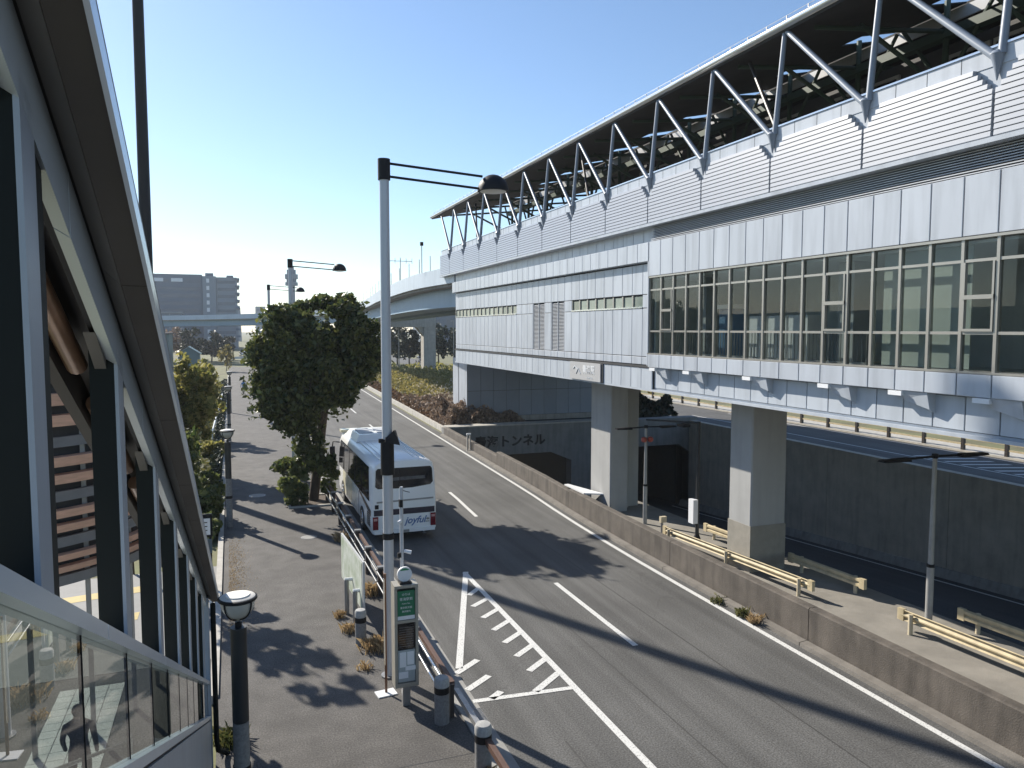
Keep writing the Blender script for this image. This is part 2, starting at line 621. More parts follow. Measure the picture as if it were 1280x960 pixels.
# kerb stones
kerb = struct(MB().box(KL - .19, KL - .01, -12, -10.6, -.04, .13).build('kerb', M_GUTTER, origin=(KL - .1, -12, 0)))
ksrc = None
y = -10.5
k = 0
while y < 44:
    if ksrc is None:
        ksrc = MB().box(KL - .19, KL - .01, y, y + 1.19, -.04, .13).build('kerb_stone', M_GUTTER, kerb, origin=(KL - .1, y, 0))
    else:
        inst(ksrc, 'kerb_stone', kerb, (KL - .1 + random.Random(k).uniform(-.004, .004), y, random.Random(k).uniform(-.004, .003)))
    y += 1.2
    k += 1
kb = MB()
kb.sweep([(-.19, -.04), (-.01, -.04), (-.01, .13), (-.19, .13)], [(kl(v), v, 0) for v in [44.1, 48, 55, 62, 70, 80, 92, 105, 120, 135, 150]])
o = kb.build('kerb_run', M_GUTTER, kerb)
# left edge of the walk: pale kerb
le = MB().sweep([(-.62, -.04), (-.44, -.04), (-.44, .16), (-.62, .16)], [(0, 17, 0), (0, 34, 0), (0, 60, 0), (0, 100, 0), (0, 150, 0)])
struct(le.build('border_kerb', M_CONC_L, origin=(-.5, 17, 0)))
# paving joint across the near walk, expansion lines
jt = MB()
jt.box(-.4, 4.2, 13.05, 13.068, .1, .1025)
jt.box(2.05, 2.065, 40, 110, .1, .1025)
for yy in (40, 56, 76, 96):
    jt.box(-.4, 4.2, yy, yy + .03, .1, .1025)
struct(jt.build('pavement_joint', M_JOINT, origin=(0, 13, .1)))

# ---------------------------------------------------------------- road markings
PZ = .006
def line_strip(name, fx, w, y0, y1, n=1):
    ys_ = np.linspace(y0, y1, n + 1)
    q = MB()
    v, f = [], []
    for yv in ys_:
        v += [(fx(yv) - w / 2, yv, PZ), (fx(yv) + w / 2, yv, PZ)]
    for i in range(n):
        f.append((2*i, 2*i+1, 2*i+3, 2*i+2))
    q.add(v, f)
    return struct(q.build(name, M_PAINT, origin=(fx(y0), y0, PZ)))
line_strip('edge_line', lambda y: 12.98 + drift(y) + bend(y), .16, -5, 160, 60)
line_strip('lane_line', lambda y: 7.02, .16, -5, 23.5, 4)
for i, (a, b) in enumerate(((2.2, 7.2), (16.46, 21.54), (30.5, 35.6), (44.5, 49.5), (58.5, 63.5), (72.5, 77.5), (86.5, 91.5))):
    line_strip('lane_dash', lambda y: 9.42 + drift(y) * .8, .15, a, b, 3)
def bar(p, q, w, name='zebra_bar'):
    p, q = Vector((*p, PZ + .003)), Vector((*q, PZ + .003))
    d = (q - p).normalized()
    s = Vector((-d.y, d.x, 0)) * w / 2
    m = MB().quad(p - s, q - s, q + s, p + s)
    return m
hz = MB()
hz.v += bar((7.08, 23.55), (4.86, 16.75), .17).v; hz.f += [(0, 1, 2, 3)]
zebra = struct(hz.build('zebra_marking', M_PAINT, origin=(6, 19, PZ)))
bars = [((7.0, 21.91), (6.53, 21.41))]
for yv in (20.98, 20.06, 19.14, 18.27, 17.41, 16.56):
    bars.append(((7.0, yv), (6.36, yv - .5)))
bars += [((6.97, 15.74), (6.12, 15.07)), ((5.41, 17.05), (4.73, 16.53)), ((5.40, 16.16), (4.73, 15.66)), ((5.41, 15.34), (5.1, 15.1))]
for a, b in bars:
    bar(a, b, .17).build('zebra_bar', M_PAINT, zebra)
bar((6.97, 14.95), (4.69, 15.12), .15).build('zebra_bar', M_PAINT, zebra)
sm = MB()
for x, ya, yb in ((10.75, -5, 46), (8.3, 4, 30), (5.9, -5, 13)):
    sm.quad((x, ya, .003), (x + .035, ya, .003), (x + .035, yb, .003), (x, yb, .003))
struct(sm.build('asphalt_seam', mat('seam_tar', (0.045, 0.044, 0.042), .7, .3, 4), origin=(10, 0, .003)))
# drain grate in the gutter
gr = thing('drain_grate', 'small iron drain grate in the gutter by the concrete bollard', 'drain', (KL + .15, 14.5, .006))
MB().box(KL - .0, KL + .33, 14.2, 14.8, -.02, .012).build('grate_frame', M_BLACK, gr)
gs = MB().box(KL + .01, KL + .32, 14.22, 14.245, .012, .022).build('bar', M_STEELD, gr, origin=(KL + .16, 14.22, .012))
for i in range(1, 12):
    inst(gs, 'bar', gr, (KL + .16, 14.22 + i * .049, .012))
gr2 = thing('drain_grate', 'pale slotted drain grate at the foot of the stair wall', 'drain', (.05, 12.3, .1))
MB().box(-.3, .25, 12.1, 12.65, .08, .106).build('grate_frame', M_CONC_L, gr2)
gs = MB().box(-.26, -.235, 12.13, 12.62, .106, .112).build('bar', M_BLACK, gr2, origin=(-.25, 12.13, .106))
for i in range(1, 9):
    inst(gs, 'bar', gr2, (-.25 + i * .055, 12.13, .106))
# manhole covers on the walk
for (x, yv, r, lb) in ((1.0, 37.6, .38, 'round pale manhole cover on the walk beyond the tree shadow'), (2.6, 29.3, .3, 'round manhole cover on the walk beside the guard fence')):
    mh = thing('manhole_cover', lb, 'manhole', (x, yv, .1))
    MB().lathe((x, yv, .1), [(r, -.01), (r, .006), (r * .92, .008)], 24).build('rim', M_STEELD, mh)
    MB().lathe((x, yv, .1), [(r * .88, .0), (r * .88, .012), (r * .3, .013)], 24).build('lid', M_GUTTER, mh)

# ---------------------------------------------------------------- parapet on the right edge of the road
PX0 = 13.55
M_CONC_F = mat('concrete_footing', (0.17, 0.155, 0.135), .9, .2, 1.4, bump=.4, bscale=35, streak=.2)
M_CONC_M = mat('concrete_median', (0.215, 0.20, 0.175), .88, .2, 1.2, bump=.35, bscale=35)
par = thing('parapet_wall', 'long dirty concrete parapet between the road and the underpass', 'wall', (PX0, 10, 0))
segs = [(-10, 3), (3, 9), (9, 15), (15, 21.5), (21.5, 30.2), (30.2, 41.5), (41.5, 55)]
for a, b in segs:
    q = MB()
    n = 3
    pts = [(PX0 + drift(t), t, 0) for t in np.linspace(a + .012, b - .012, n + 1)]
    h = .95 if b < 42 else .8
    hz_ = .95 if b < 31 else (.85 if b < 42 else .62)
    q.sweep([(0, -8.2), (.30, -8.2), (.30, hz_ - .02), (.27, hz_), (.03, hz_), (0, hz_ - .03)], pts)
    q.build('wall_panel', M_CONC_D, par)
    c = MB()
    c.sweep([(-.28, -.03), (.0, -.03), (.0, .10), (-.04, .12), (-.26, .10)], pts)
    c.build('footing_kerb', M_CONC_F, par)
# marker post on parapet
mk = thing('delineator', 'small white delineator frame standing against the parapet', 'marker', (14.35, 47.4, 0))
MB().box(14.28, 14.36, 47.1, 47.18, 0, 1.1).build('post', M_CONC_L, mk)
MB().box(14.27, 14.55, 47.08, 47.2, 1.1, 1.2).build('cap', M_WHITE, mk)
MB().box(14.47, 14.54, 47.1, 47.18, 0, 1.1).build('post', M_CONC_L, mk)

# ---------------------------------------------------------------- raised strip, underpass
ms = MB()
ysm = [-40, -10, 0, 8, 14, 20, 26, 31]
v, f = [], []
for yv in ysm:
    v += [(PX0 + .28 + drift(yv), yv, mz(yv)), (17.0, yv, mz(yv)), (17.0, yv, -9), (PX0 + .28 + drift(yv), yv, -9)]
for i in range(len(ysm) - 1):
    for j in range(4):
        a, b = 4*i + j, 4*i + (j+1) % 4
        f.append((a, b, b + 4, a + 4))
f += [(0, 1, 2, 3), tuple(4 * (len(ysm) - 1) + i for i in (3, 2, 1, 0))]
ms.add(v, f)
struct(ms.build('median', M_CONC_M, origin=(15, 10, 0)))
bk = thing('block_edging', 'row of pale concrete blocks edging the strip behind the parapet', 'edging', (14.0, 12, mz(12)))
src = None
for i in range(40):
    yv = 4 + i * .6
    x = PX0 + .3 + drift(yv)
    if src is None:
        src = MB().box(x, x + .28, yv, yv + .585, mz(yv) - .1, mz(yv) + .06).build('block', M_CONC_M, bk, origin=(x, yv, mz(yv)))
    else:
        inst(src, 'block', bk, (x, yv, mz(yv) - .006 + .008 * rng.random()))
tf = MB()
v, f = [], []
for yv in (-70, -40, 0, 25, 56, 100):
    v += [(13.6, yv, tz(yv)), (36.6, yv, tz(yv))]
for i in range(5):
    f.append((2*i, 2*i+1, 2*i+3, 2*i+2))
tf.add(v, f)
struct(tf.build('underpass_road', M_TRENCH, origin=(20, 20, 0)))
def tline(name, x, w, y0, y1):
    q = MB().quad((x, y0, tz(y0) + .006), (x + w, y0, tz(y0) + .006), (x + w, y1, tz(y1) + .006), (x, y1, tz(y1) + .006))
    return struct(q.build(name, M_PAINT, origin=(x, y0, tz(y0))))
tline('edge_line', 35.4, .15, -20, 56)
tline('edge_line', 18.2, .15, -20, 56)
for i in range(10):
    tline('lane_dash', 27.0, .15, -10 + 8 * i, -10 + 8 * i + 4)
M_CONC_R = mat('concrete_retaining', (0.44, 0.39, 0.32), .85, .15, 1.0, bump=.3, bscale=30, streak=.2)
rw = thing('retaining_wall', 'high concrete retaining wall on the far side of the underpass', 'wall', (36.6, 20, -5))
for i in range(13):
    y0, y1 = -60 + i * 9, -60 + i * 9 + 8.97
    MB().hexa([(36.4, y0, tz(y0) - .5), (36.9, y0, tz(y0) - .5), (36.9, y1, tz(y1) - .5), (36.4, y1, tz(y1) - .5), (36.4, y0, .25), (36.9, y0, .25), (36.9, y1, .25), (36.4, y1, .25)]).build('wall_panel', M_CONC_R, rw)
c = MB()
v = [(36.1, -60, tz(-60)), (36.4, -60, tz(-60)), (36.4, -60, tz(-60) + .5), (36.25, -60, tz(-60) + .5)]
v2 = [(a, 56, b - tz(-60) + tz(56)) for a, _, b in v]
c.hexa([v[0], v[1], v2[1], v2[0], v[3], v[2], v2[2], v2[3]])
c.build('base_kerb', M_CONC, rw)
# tunnel portal
po = thing('tunnel_portal', 'concrete tunnel portal with two dark mouths and raised characters', 'tunnel', (25, 55, -7))
PT, PB = .52, -8.0
def pbox(x0, x1, z0, z1, d=1.0, nm='wall_block', y=55.0):
    return MB().box(x0, x1, y, y + d, z0, z1).build(nm, M_CONC_P, po)
M_CONC_P = mat('concrete_portal', (0.22, 0.215, 0.205), .85, .14, 1.2, bump=.3, bscale=30, streak=.3)
pbox(14.95, 37.2, -1.75, PT, nm='lintel')
pbox(14.3, 14.6, PB, -.2)
pbox(25.4, 30.5, PB, -1.75)
pbox(36.4, 37.2, PB, -1.75)
MB().prism([(25.41, 55.02, -1.74), (23.6, 55.02, -1.74), (25.41, 55.02, -2.5)], (0, .9, 0)).build('haunch', M_CONC_P, po)
MB().prism([(36.41, 55.02, -1.74), (35.4, 55.02, -1.74), (36.41, 55.02, -2.4)], (0, .9, 0)).build('haunch', M_CONC_P, po)
MB().box(15.15, 29.5, 54.9, 56.2, PT, PT + .1).build('coping', M_CONC_L, po)
q = MB().box(14.6, 36.4, 56, 100, -1.5, -1.2)
q.box(14.0, 14.6, 56, 100, PB - 3, -1.5).box(25.4, 30.5, 56, 100, PB - 3, -1.5).box(36.4, 37, 56, 100, PB - 3, -1.5)
q.build('tunnel_lining', M_DARKW, po)
MB().box(13.9, 37.2, 56.0, 57.6, -1.4, -.06).build('deck_slab', M_CONC_P, po)
for i, ch in enumerate('青海トンネル'):
    x = 17.75 + i * .98
    text_mesh(ch, .95, M_BLACK, 'character', po, face_ny(x, 54.985, -.75), .03, bold=.03)

# ---------------------------------------------------------------- far side road
struct(strip('far_road', M_ROAD, lambda y: 36.9, lambda y: 44.6, .0, [-60, 0, 30, 56]))
q = MB().quad((36.9, 56, 0), (44.6, 56, 0), (46.5, 260, 0), (36.9, 260, 0))
struct(q.build('far_road', M_ROAD, origin=(40, 56, 0)))
def fline(x, w, y0, y1):
    q = MB().quad((x, y0, PZ), (x + w, y0, PZ), (x + w, y1, PZ), (x, y1, PZ))
    struct(q.build('edge_line', M_PAINT, origin=(x, y0, PZ)))
fline(37.6, .15, 22, 34); fline(37.6, .15, 45, 70); fline(39.9, .15, -20, 60); fline(43.9, .15, -20, 60)
for i in range(7):
    q = MB().quad((40.3, 29 + i * 1.1, PZ), (43.0, 28 + i * 1.1, PZ), (43.0, 28.35 + i * 1.1, PZ), (40.3, 29.35 + i * 1.1, PZ))
    struct(q.build('zebra_bar', M_PAINT, origin=(40.3, 29 + i * 1.1, PZ)))
struct(MB().box(44.6, 47.2, -60, 130, -.02, .12).build('far_sidewalk', M_CONC_L, origin=(45, 20, 0)))
fr = thing('guard_fence', 'pale two-rail guard fence along the far side road under the station', 'fence', (44.75, 40, .12))
psrc = None
for i in range(26):
    yv = 18 + i * 3
    if psrc is None:
        psrc = MB().box(44.66, 44.86, yv - .1, yv + .1, 0, 1.02).build('post', M_DKBROWN, fr, origin=(44.76, yv, 0))
    else:
        inst(psrc, 'post', fr, (44.76, yv, 0))
for z in (.45, .85):
    MB().box(44.70, 44.78, 16, 94, z, z + .11).build('rail', M_CREAM, fr)

# ================================================================== STATION
F = 13.0
Y0, Y1 = -4.0, 46.1
st = thing('station_building', 'white panelled elevated station with ribbon windows, louvred parapet and arched roof', 'station', (14.8, 19, .5))
def sp(mb, name, m, parent=st, **k):
    return mb.build(name, m, parent, **k)
# --- concrete piers
def pier(x0, x1, y0, y1, z0, z1, band):
    q = MB()
    b = .04
    poly = [(x0 + b, y0, z0), (x1 - b, y0, z0), (x1, y0 + b, z0), (x1, y1 - b, z0), (x1 - b, y1, z0), (x0 + b, y1, z0), (x0, y1 - b, z0), (x0, y0 + b, z0)]
    q.prism(poly, (0, 0, z1 - z0))
    p = sp(q, 'pier', M_PIER)
    if band:
        c = MB().box(x0 - .012, x1 + .012, y0 - .012, y1 + .012, z0, z0 + band)
        sp(c, 'base_course', M_PIERB, p)
    return p
M_PIER = mat('pier_concrete', (0.36, 0.36, 0.35), .75, .06, 1.2, bump=.12, bscale=30, streak=.12)
M_PIERB = mat('pier_base_stone', (0.27, 0.25, 0.21), .8, .12, 3, bump=.3, bscale=30)
pier(14.75, 16.05, 18.9, 20.0, mz(19) - .3, 5.95, 1.75)
pier(14.72, 15.55, 28.0, 29.85, -8, 5.95, 0)
q = MB().box(15.56, 15.9, 28.6, 29.4, -8, 5.93).box(15.95, 16.5, 28.8, 29.6, -8, 5.94)
sp(q, 'pier', M_PIER)
sp(MB().box(18.2, 31.0, 46.1 + .07, 62, 5.93, 11.4), 'rear_shade_block', M_JOINT)  # unseen block added to keep sun off the retaining wall
sp(MB().box(21.4, 31.0, 62.01, 74, 5.93, 11.4), 'rear_shade_block', M_JOINT)  # second unseen block, added to carry that shade farther back
# --- core behind the portal (panelled wall below the station's far end)
M_CORE = mat('core_panel', (0.20, 0.23, 0.28), .4, .05, .8, objvar=.06)
core = sp(MB().box(17.64, 30, 58, 62, -.05, 5.92), 'core_wall', M_JOINT)
cp = None
for i in range(11):
    for j, (z0, z1) in enumerate(((.95, 3.0), (3.03, 5.6))):
        x = 17.66 + i * 1.1
        q = MB().box(x, x + 1.075, 57.955, 58.0, z0, z1)
        sp(q, 'panel', M_CORE, core)
sp(MB().box(17.6, 30, 57.9, 58, .5, .93), 'plinth', M_CONC, core)
for (a, b) in ((57.96, 60.2), (60.4, 61.98)):
    sp(MB().box(17.58, 17.63, a, b, .5, 5.6), 'panel', M_PANEL, core)
sp(MB().box(17.5, 18.2, 57.9, 60.3, 5.63, 5.8), 'cap', M_PANEL, core)
# --- main volume and floor slabs
hull = sp(MB().box(13.34, 31.0, Y0, Y1, 5.97, 7.0), 'lower_hull', M_JOINT)
sp(MB().box(13.34, 31.0, 22.2, Y1 - .02, 7.0, 11.45), 'inner_wall', M_JOINT)
sp(MB().box(13.34, 31.0, Y0, 22.2, 9.7, 11.45), 'upper_hull', M_JOINT)
sp(MB().box(13.2, 31.0, Y0, Y1, 5.90, 5.97), 'soffit', M_PANEL_B)
end = sp(MB().box(13.3, 31.0, Y1 - .02, Y1 + .06, 5.93, 11.3), 'end_wall', M_PANEL)

PW = .7186
cols_r = [22.16 - i * PW for i in range(35)]        # joints on the window section
cols_l = [22.2 + i * PW for i in range(34)]          # joints on the blind section
PSRC = {}
def panel(x, y0, y1, z0, z1, m=M_PANEL, parent=st, th=.05, gap=.011, nm='panel'):
    key = (round(y1 - y0, 3), round(z1 - z0, 3), m.name, th)
    if key in PSRC:
        return inst(PSRC[key], nm, parent, (x, y0, z0))
    b = .008
    g_ = gap
    a, c, d, e = y0 + g_, y1 - g_, z0 + g_, z1 - g_
    q = MB().add([(x + th, a, d), (x + th, c, d), (x + th, c, e), (x + th, a, e), (x + b, a, d), (x + b, c, d), (x + b, c, e), (x + b, a, e),
                  (x, a + b, d + b), (x, c - b, d + b), (x, c - b, e - b), (x, a + b, e - b)],
                 [(0,1,5,4),(1,2,6,5),(2,3,7,6),(3,0,4,7),(4,5,9,8),(5,6,10,9),(6,7,11,10),(7,4,8,11),(8,9,10,11)])
    o = sp(q, nm, m, parent, origin=(x, y0, z0))
    PSRC[key] = o
    return o
facade = sp(MB().box(13.29, 13.338, Y0, Y1 - .03, 10.2, 11.42), 'facade_backing', M_JOINT)
# upper band panels
for y in cols_r:
    panel(F, y - PW, y, 9.72, 10.86, parent=facade)
for y in cols_l[:-1]:
    panel(F, y, y + PW, 10.22, 10.86, parent=facade)
sp(MB().box(F + .05, 13.3, Y0, Y1 - .04, 10.845, 10.86), 'ledge', M_PANEL, facade)
sp(MB().box(F + .05, 13.3, 22.2, Y1 - .04, 10.22, 10.235), 'ledge', M_PANEL, facade)
# shaded strip under the parapet: plain panels on the blind part, fine louvres over the windows
for y in cols_l[:-1]:
    panel(13.235, y, y + PW, 10.86, 11.36, parent=facade)
lv = sp(MB().box(13.27, 13.286, Y0, 22.19, 10.87, 11.4), 'vent_louver', M_LOUV_D, facade)
for i in range(9):
    z = 10.885 + i * .05
    q = MB().hexa([(13.08, Y0, z), (13.26, Y0, z + .015), (13.26, 22.18, z + .015), (13.08, 22.18, z), (13.08, Y0, z + .02), (13.26, Y0, z + .038), (13.26, 22.18, z + .038), (13.08, 22.18, z + .02)])
    sp(q, 'slat', M_LOUV_D, lv)
# blind wall rows
wall = sp(MB().box(13.288, 13.336, 22.21, Y1 - .03, 6.74, 10.2), 'blind_wall', M_JOINT)
FW = 13.22
def in_rng(y, a, b): return y > a - .2 and y + PW < b + .2
for y in cols_l[:-1]:
    panel(FW, y, y + PW, 6.77, 7.05, parent=wall)
    lou = in_rng(y, 29.3, 30.8) or in_rng(y, 31.5, 32.9)
    if not lou:
        panel(FW, y, y + PW, 7.05, 8.70, parent=wall)
        if not (in_rng(y, 35.2, 46.2) or in_rng(y, 22.9, 28.8)):
            panel(FW, y, y + PW, 8.70, 9.16, parent=wall)
    panel(FW, y, y + PW, 9.16, 10.19, parent=wall)
def ribbon(ya, yb, nm):
    w = sp(MB().box(13.30, 13.335, ya, yb, 8.72, 9.14), nm, M_DARKW, wall)
    ys = [y for y in cols_l if ya - .1 < y < yb + .1]
    for a, b in zip(ys[:-1], ys[1:]):
        sp(MB().box(13.275, 13.283, a + .05, b - .05, 8.76, 9.11), 'pane', M_GREENGL, w)
        sp(MB().box(13.235, 13.29, b - .045, b + .045, 8.72, 9.145), 'mullion', M_FRAME, w)
    sp(MB().box(13.20, 13.29, ya, yb, 8.705, 8.755), 'sill', M_STEEL, w)
M_GREENGL = mat('pale_green_glass', (0.16, 0.20, 0.18), .08, .15, 1.5, spec=.7, objvar=.3)
ribbon(35.14, 45.92, 'ribbon_window'); ribbon(22.92, 28.67, 'ribbon_window')
for (ya, yb) in ((29.39, 30.82), (31.54, 32.98)):
    w = sp(MB().box(13.31, 13.334, ya, yb, 7.06, 9.15), 'tall_louver', M_DARKW, wall)
    for s in (ya + .02, (ya + yb) / 2 - .02, yb - .06):
        sp(MB().box(13.225, 13.31, s, s + .04, 7.06, 9.15), 'louver_frame', M_LOUV_D, w)
    src = None
    for i in range(34):
        z = 7.08 + i * .06
        if src is None:
            src = sp(MB().hexa([(13.24, ya + .06, z), (13.30, ya + .06, z + .03), (13.30, yb - .06, z + .03), (13.24, yb - .06, z), (13.24, ya + .06, z + .012), (13.30, ya + .06, z + .042), (13.30, yb - .06, z + .042), (13.24, yb - .06, z + .012)]), 'slat', M_LOUV_D, w, origin=(13.24, ya, z))
        else:
            inst(src, 'slat', w, (13.24, ya, z))
sp(MB().box(13.0, 13.33, 22.165, 22.235, 6.78, 10.22), 'corner_trim', M_PANEL, wall)
# lower beam
beam = sp(MB().box(13.30, 13.338, Y0, Y1 - .03, 5.99, 6.68), 'beam_backing', M_JOINT)
for y in cols_l[:-1]:
    if 25.7 < y + PW / 2 < 28.6: continue
    panel(13.2, y, y + PW, 5.95, 6.68, M_PANEL_B, beam)
for y in cols_r[:-1]:
    panel(13.27, y - PW, y, 6.02, 6.70, M_PANEL_B, beam, th=.03)
    panel(F, y - PW, y, 6.72, 7.16, parent=beam)
sp(MB().box(F + .05, 13.33, Y0, 22.17, 6.72, 6.735), 'ledge', M_PANEL, beam)
q = MB().hexa([(13.36, Y0, 5.90), (13.6, Y0, 5.88), (13.6, 22.17, 5.88), (13.36, 22.17, 5.90), (13.27, Y0, 6.02), (13.6, Y0, 6.02), (13.6, 22.17, 6.02), (13.27, 22.17, 6.02)])
sp(q, 'chamfer', M_PANEL_B, beam)
sp(MB().box(13.17, 13.2, Y0 + 26.3, Y1 - .03, 6.69, 6.76), 'groove', M_JOINT, beam)
# bracket lamps under the overhang
src = None
for yv in (21.73, 19.74, 16.84, 14.01, 11.95, 10.0):
    if src is None:
        a = sp(MB().hexa([(13.12, yv - .62, 6.38), (13.27, yv - .62, 6.30), (13.27, yv, 6.52), (13.12, yv, 6.52), (13.03, yv - .62, 6.72), (13.27, yv - .62, 6.72), (13.27, yv, 6.72), (13.03, yv, 6.72)]), 'bracket', M_PANEL_B, beam, origin=(13.2, yv, 6.7))
        b = sp(MB().box(12.985, 13.2, yv - .04, yv + .30, 6.62, 6.715), 'soffit_lamp', M_WHITE, beam, origin=(13.2, yv, 6.7))
        src = (a, b)
    else:
        inst(src[0], 'bracket', beam, (13.2, yv, 6.7)); inst(src[1], 'soffit_lamp', beam, (13.2, yv, 6.7))
# station name sign
M_SIGN = mat('sign_grey', (0.42, 0.42, 0.42), .5, .04, 3)
sg = sp(MB().box(13.12, 13.2, 25.85, 28.6, 5.97, 6.67), 'name_sign', M_SIGN, beam)
text_mesh('青海駅', .36, M_WHITE, 'lettering', sg, face_nx(13.115, 26.85, 6.37), .004, bold=.006)
text_mesh('Aomi Sta.', .13, M_WHITE, 'lettering', sg, face_nx(13.115, 26.75, 6.08), .004)
em = MB()
for (a, b) in (((28.25, 6.38), (28.08, 6.5)), ((28.08, 6.5), (27.9, 6.38)), ((28.0, 6.2), (27.78, 6.42)), ((27.78, 6.42), (27.58, 6.2))):
    em.tube((13.113, *a), (13.113, *b), .018, n=6)
sp(em, 'emblem', M_WHITE, sg)
sp(MB().box(13.16, 13.2, 25.72, 25.84, 5.95, 6.68), 'groove', M_JOINT, beam)
# --- window band
win = sp(MB().box(13.0, 13.3, Y0, 22.19, 7.16, 7.2), 'window_sill', M_FRAME)
sp(MB().box(13.0, 13.3, Y0, 22.19, 9.67, 9.72), 'window_head', M_FRAME)
ZR = [7.2, 7.92, 9.27, 9.68]
for i, y in enumerate(cols_r):
    sp(MB().box(13.03, 13.14, y - .032, y + .032, 7.2, 9.67), 'mullion', M_FRAME)
for z in ZR[1:3]:
    for y in cols_r[:-1]:
        sp(MB().box(13.045, 13.12, y - PW + .033, y - .033, z - .028, z + .028), 'transom', M_FRAME)
for i, y in enumerate(cols_r[:-1]):
    a, b = y - PW + .034, y - .034
    for j in range(3):
        z0, z1 = ZR[j] + .03, ZR[j + 1] - .03
        sp(MB().box(13.08, 13.092, a, b, z0, z1), 'pane', M_WIN)
    if i in (1, 11, 16, 21, 26):
        q = MB().box(13.0, 13.08, a + .01, b - .01, 8.55, 8.63).box(13.01, 13.08, a + .01, b - .01, 7.95, 8.0).box(13.01, 13.08, a + .01, a + .05, 8.0, 9.24).box(13.01, 13.08, b - .05, b - .01, 8.0, 9.24)
        sp(q, 'opening_sash', M_FRAME)
# --- concourse interior
sp(MB().box(13.2, 18.9, Y0, 22.1, 7.02, 7.12), 'floor', mat('station_floor', (0.58, 0.58, 0.55), .4, .1, 3))
sp(MB().box(16.2, 16.4, Y0, 22.1, 7.1, 9.69), 'back_wall', mat('concourse_wall', (0.58, 0.61, 0.60), .6, .1, 1))
sp(MB().box(13.2, 16.2, Y0, 22.1, 9.60, 9.66), 'ceiling', M_WHITE)
for yv in (20.2, 14.2, 8.4):
    sp(MB().box(13.9, 14.4, yv, yv + .5, 7.12, 9.69), 'column', mat('column_wall', (0.40, 0.42, 0.43), .5, .05, 1))
for (a, b) in ((21.3, 13.3), (9.4, 2.0)):
    yy = np.arange(b, a, .13)
    q = MB().box(13.42, 13.46, b, a, 7.9, 7.94).box(13.42, 13.46, b, a, 7.2, 7.24)
    for t in yy: q.box(13.43, 13.445, t, t + .018, 7.24, 7.9)
    stuff(sp(q, 'inner_railing', M_STEELD))
sp(MB().box(13.2, 16.2, 22.0, 22.1, 7.1, 9.6), 'end_partition', mat('concourse_wall', (0.58, 0.61, 0.60), .6, .1, 1))
for (a, b, x) in ((15.5, 16.2, 13.7), (16.3, 17.0, 13.7), (17.1, 17.8, 13.7)):
    sp(MB().box(x, x + .5, a, b, 7.12, 8.35), 'white_locker', M_WHITE)
sp(MB().box(13.9, 14.4, 18.9, 19.5, 7.12, 8.6), 'ticket_machine', mat('machine_blue', (0.12, 0.22, 0.36), .4, .05, 2))
sp(MB().box(13.85, 14.4, 18.85, 19.55, 8.6, 8.72), 'machine_hood', M_WHITE)
for (a, b) in ((10.65, 12.75), (7.0, 9.1)):
    sp(MB().box(13.3, 13.32, a, b, 7.22, 9.62), 'blind', mat('roller_blind', (0.42, 0.46, 0.43), .7, .05, 1))
# --- parapet with louvre slats
PF = 12.86
pa = sp(MB().box(12.98, 13.28, Y0, 48.3, 11.42, 13.02), 'parapet', M_PANEL)
sp(MB().box(PF - .03, 13.28, Y0, 48.3, 11.33, 11.42), 'parapet_sill', M_PANEL, pa)
sp(MB().box(12.94, 13.32, Y0, 48.3, 13.02, 13.06), 'coping', M_ROOFW, pa)
sp(MB().box(12.965, 12.98, Y0, 48.3, 12.70, 13.015), 'fascia', M_PANEL, pa)
bays = [46.05 - 3 * i for i in range(17)]
SS = {}
NS = 12
for i, yb in enumerate(bays + [49.05]):
    y0, y1 = (yb - 3 + .03, yb - .03) if yb < 48 else (46.08, 48.28)
    for k in range(NS):
        cut = max(0, k - (NS - 5)) * .10
        a, b = y0 + cut, y1 - (cut if yb < 48 else 0)
        z = 11.44 + k * .106
        key = (round(b - a, 2),)
        if key in SS:
            inst(SS[key], 'slat', pa, (PF, a, z))
        else:
            q = MB().add([(PF + .11, a, z), (PF + .022, a, z), (PF, a, z + .012), (PF + .012, a, z + .1), (PF + .11, a, z + .106),
                          (PF + .11, b, z), (PF + .022, b, z), (PF, b, z + .012), (PF + .012, b, z + .1), (PF + .11, b, z + .106)],
                         [(0,1,2,3,4),(9,8,7,6,5),(0,5,6,1),(1,6,7,2),(2,7,8,3),(3,8,9,4)])
            SS[key] = sp(q, 'slat', M_SLAT, pa, origin=(PF, a, z))
    if i < 14:
        for t in (.75, 1.5, 2.25):
            sp(MB().box(12.962, 12.966, yb - t - .006, yb - t + .006, 12.74, 13.01), 'joint', M_JOINT, pa)
# --- struts
fr_ = sp(MB().box(13.02, 13.26, 3, 48, 13.06, 13.08), 'strut_rail', M_STRUT)
XB, ZB, XT, ZT = 12.93, 12.86, 13.14, 15.34
for yb in bays[:14]:
    s = sp(MB().tube((XB, yb - .08, ZB), (XT, yb - .1, ZT), .075, .062, 10), 'strut', M_STRUT, smooth=40)
    s = sp(MB().tube((XB, yb + .06, ZB), (XT, yb + 2.8, ZT), .075, .062, 10), 'strut', M_STRUT, smooth=40)
    q = MB().lathe((XB, yb, 0), [(.012, 12.42), (.05, 12.6), (.10, 12.78), (.13, 12.88), (.10, 12.93)], 10)
    sp(q, 'strut_foot', M_STRUT, s, smooth=40)
for yb in (42.6, 28.4, 17.6):        # stray brace on every few bays
    sp(MB().tube((13.1, yb - 1.5, 13.0), (13.6, yb + .3, 15.3), .05, n=8), 'brace', M_DKBROWN)
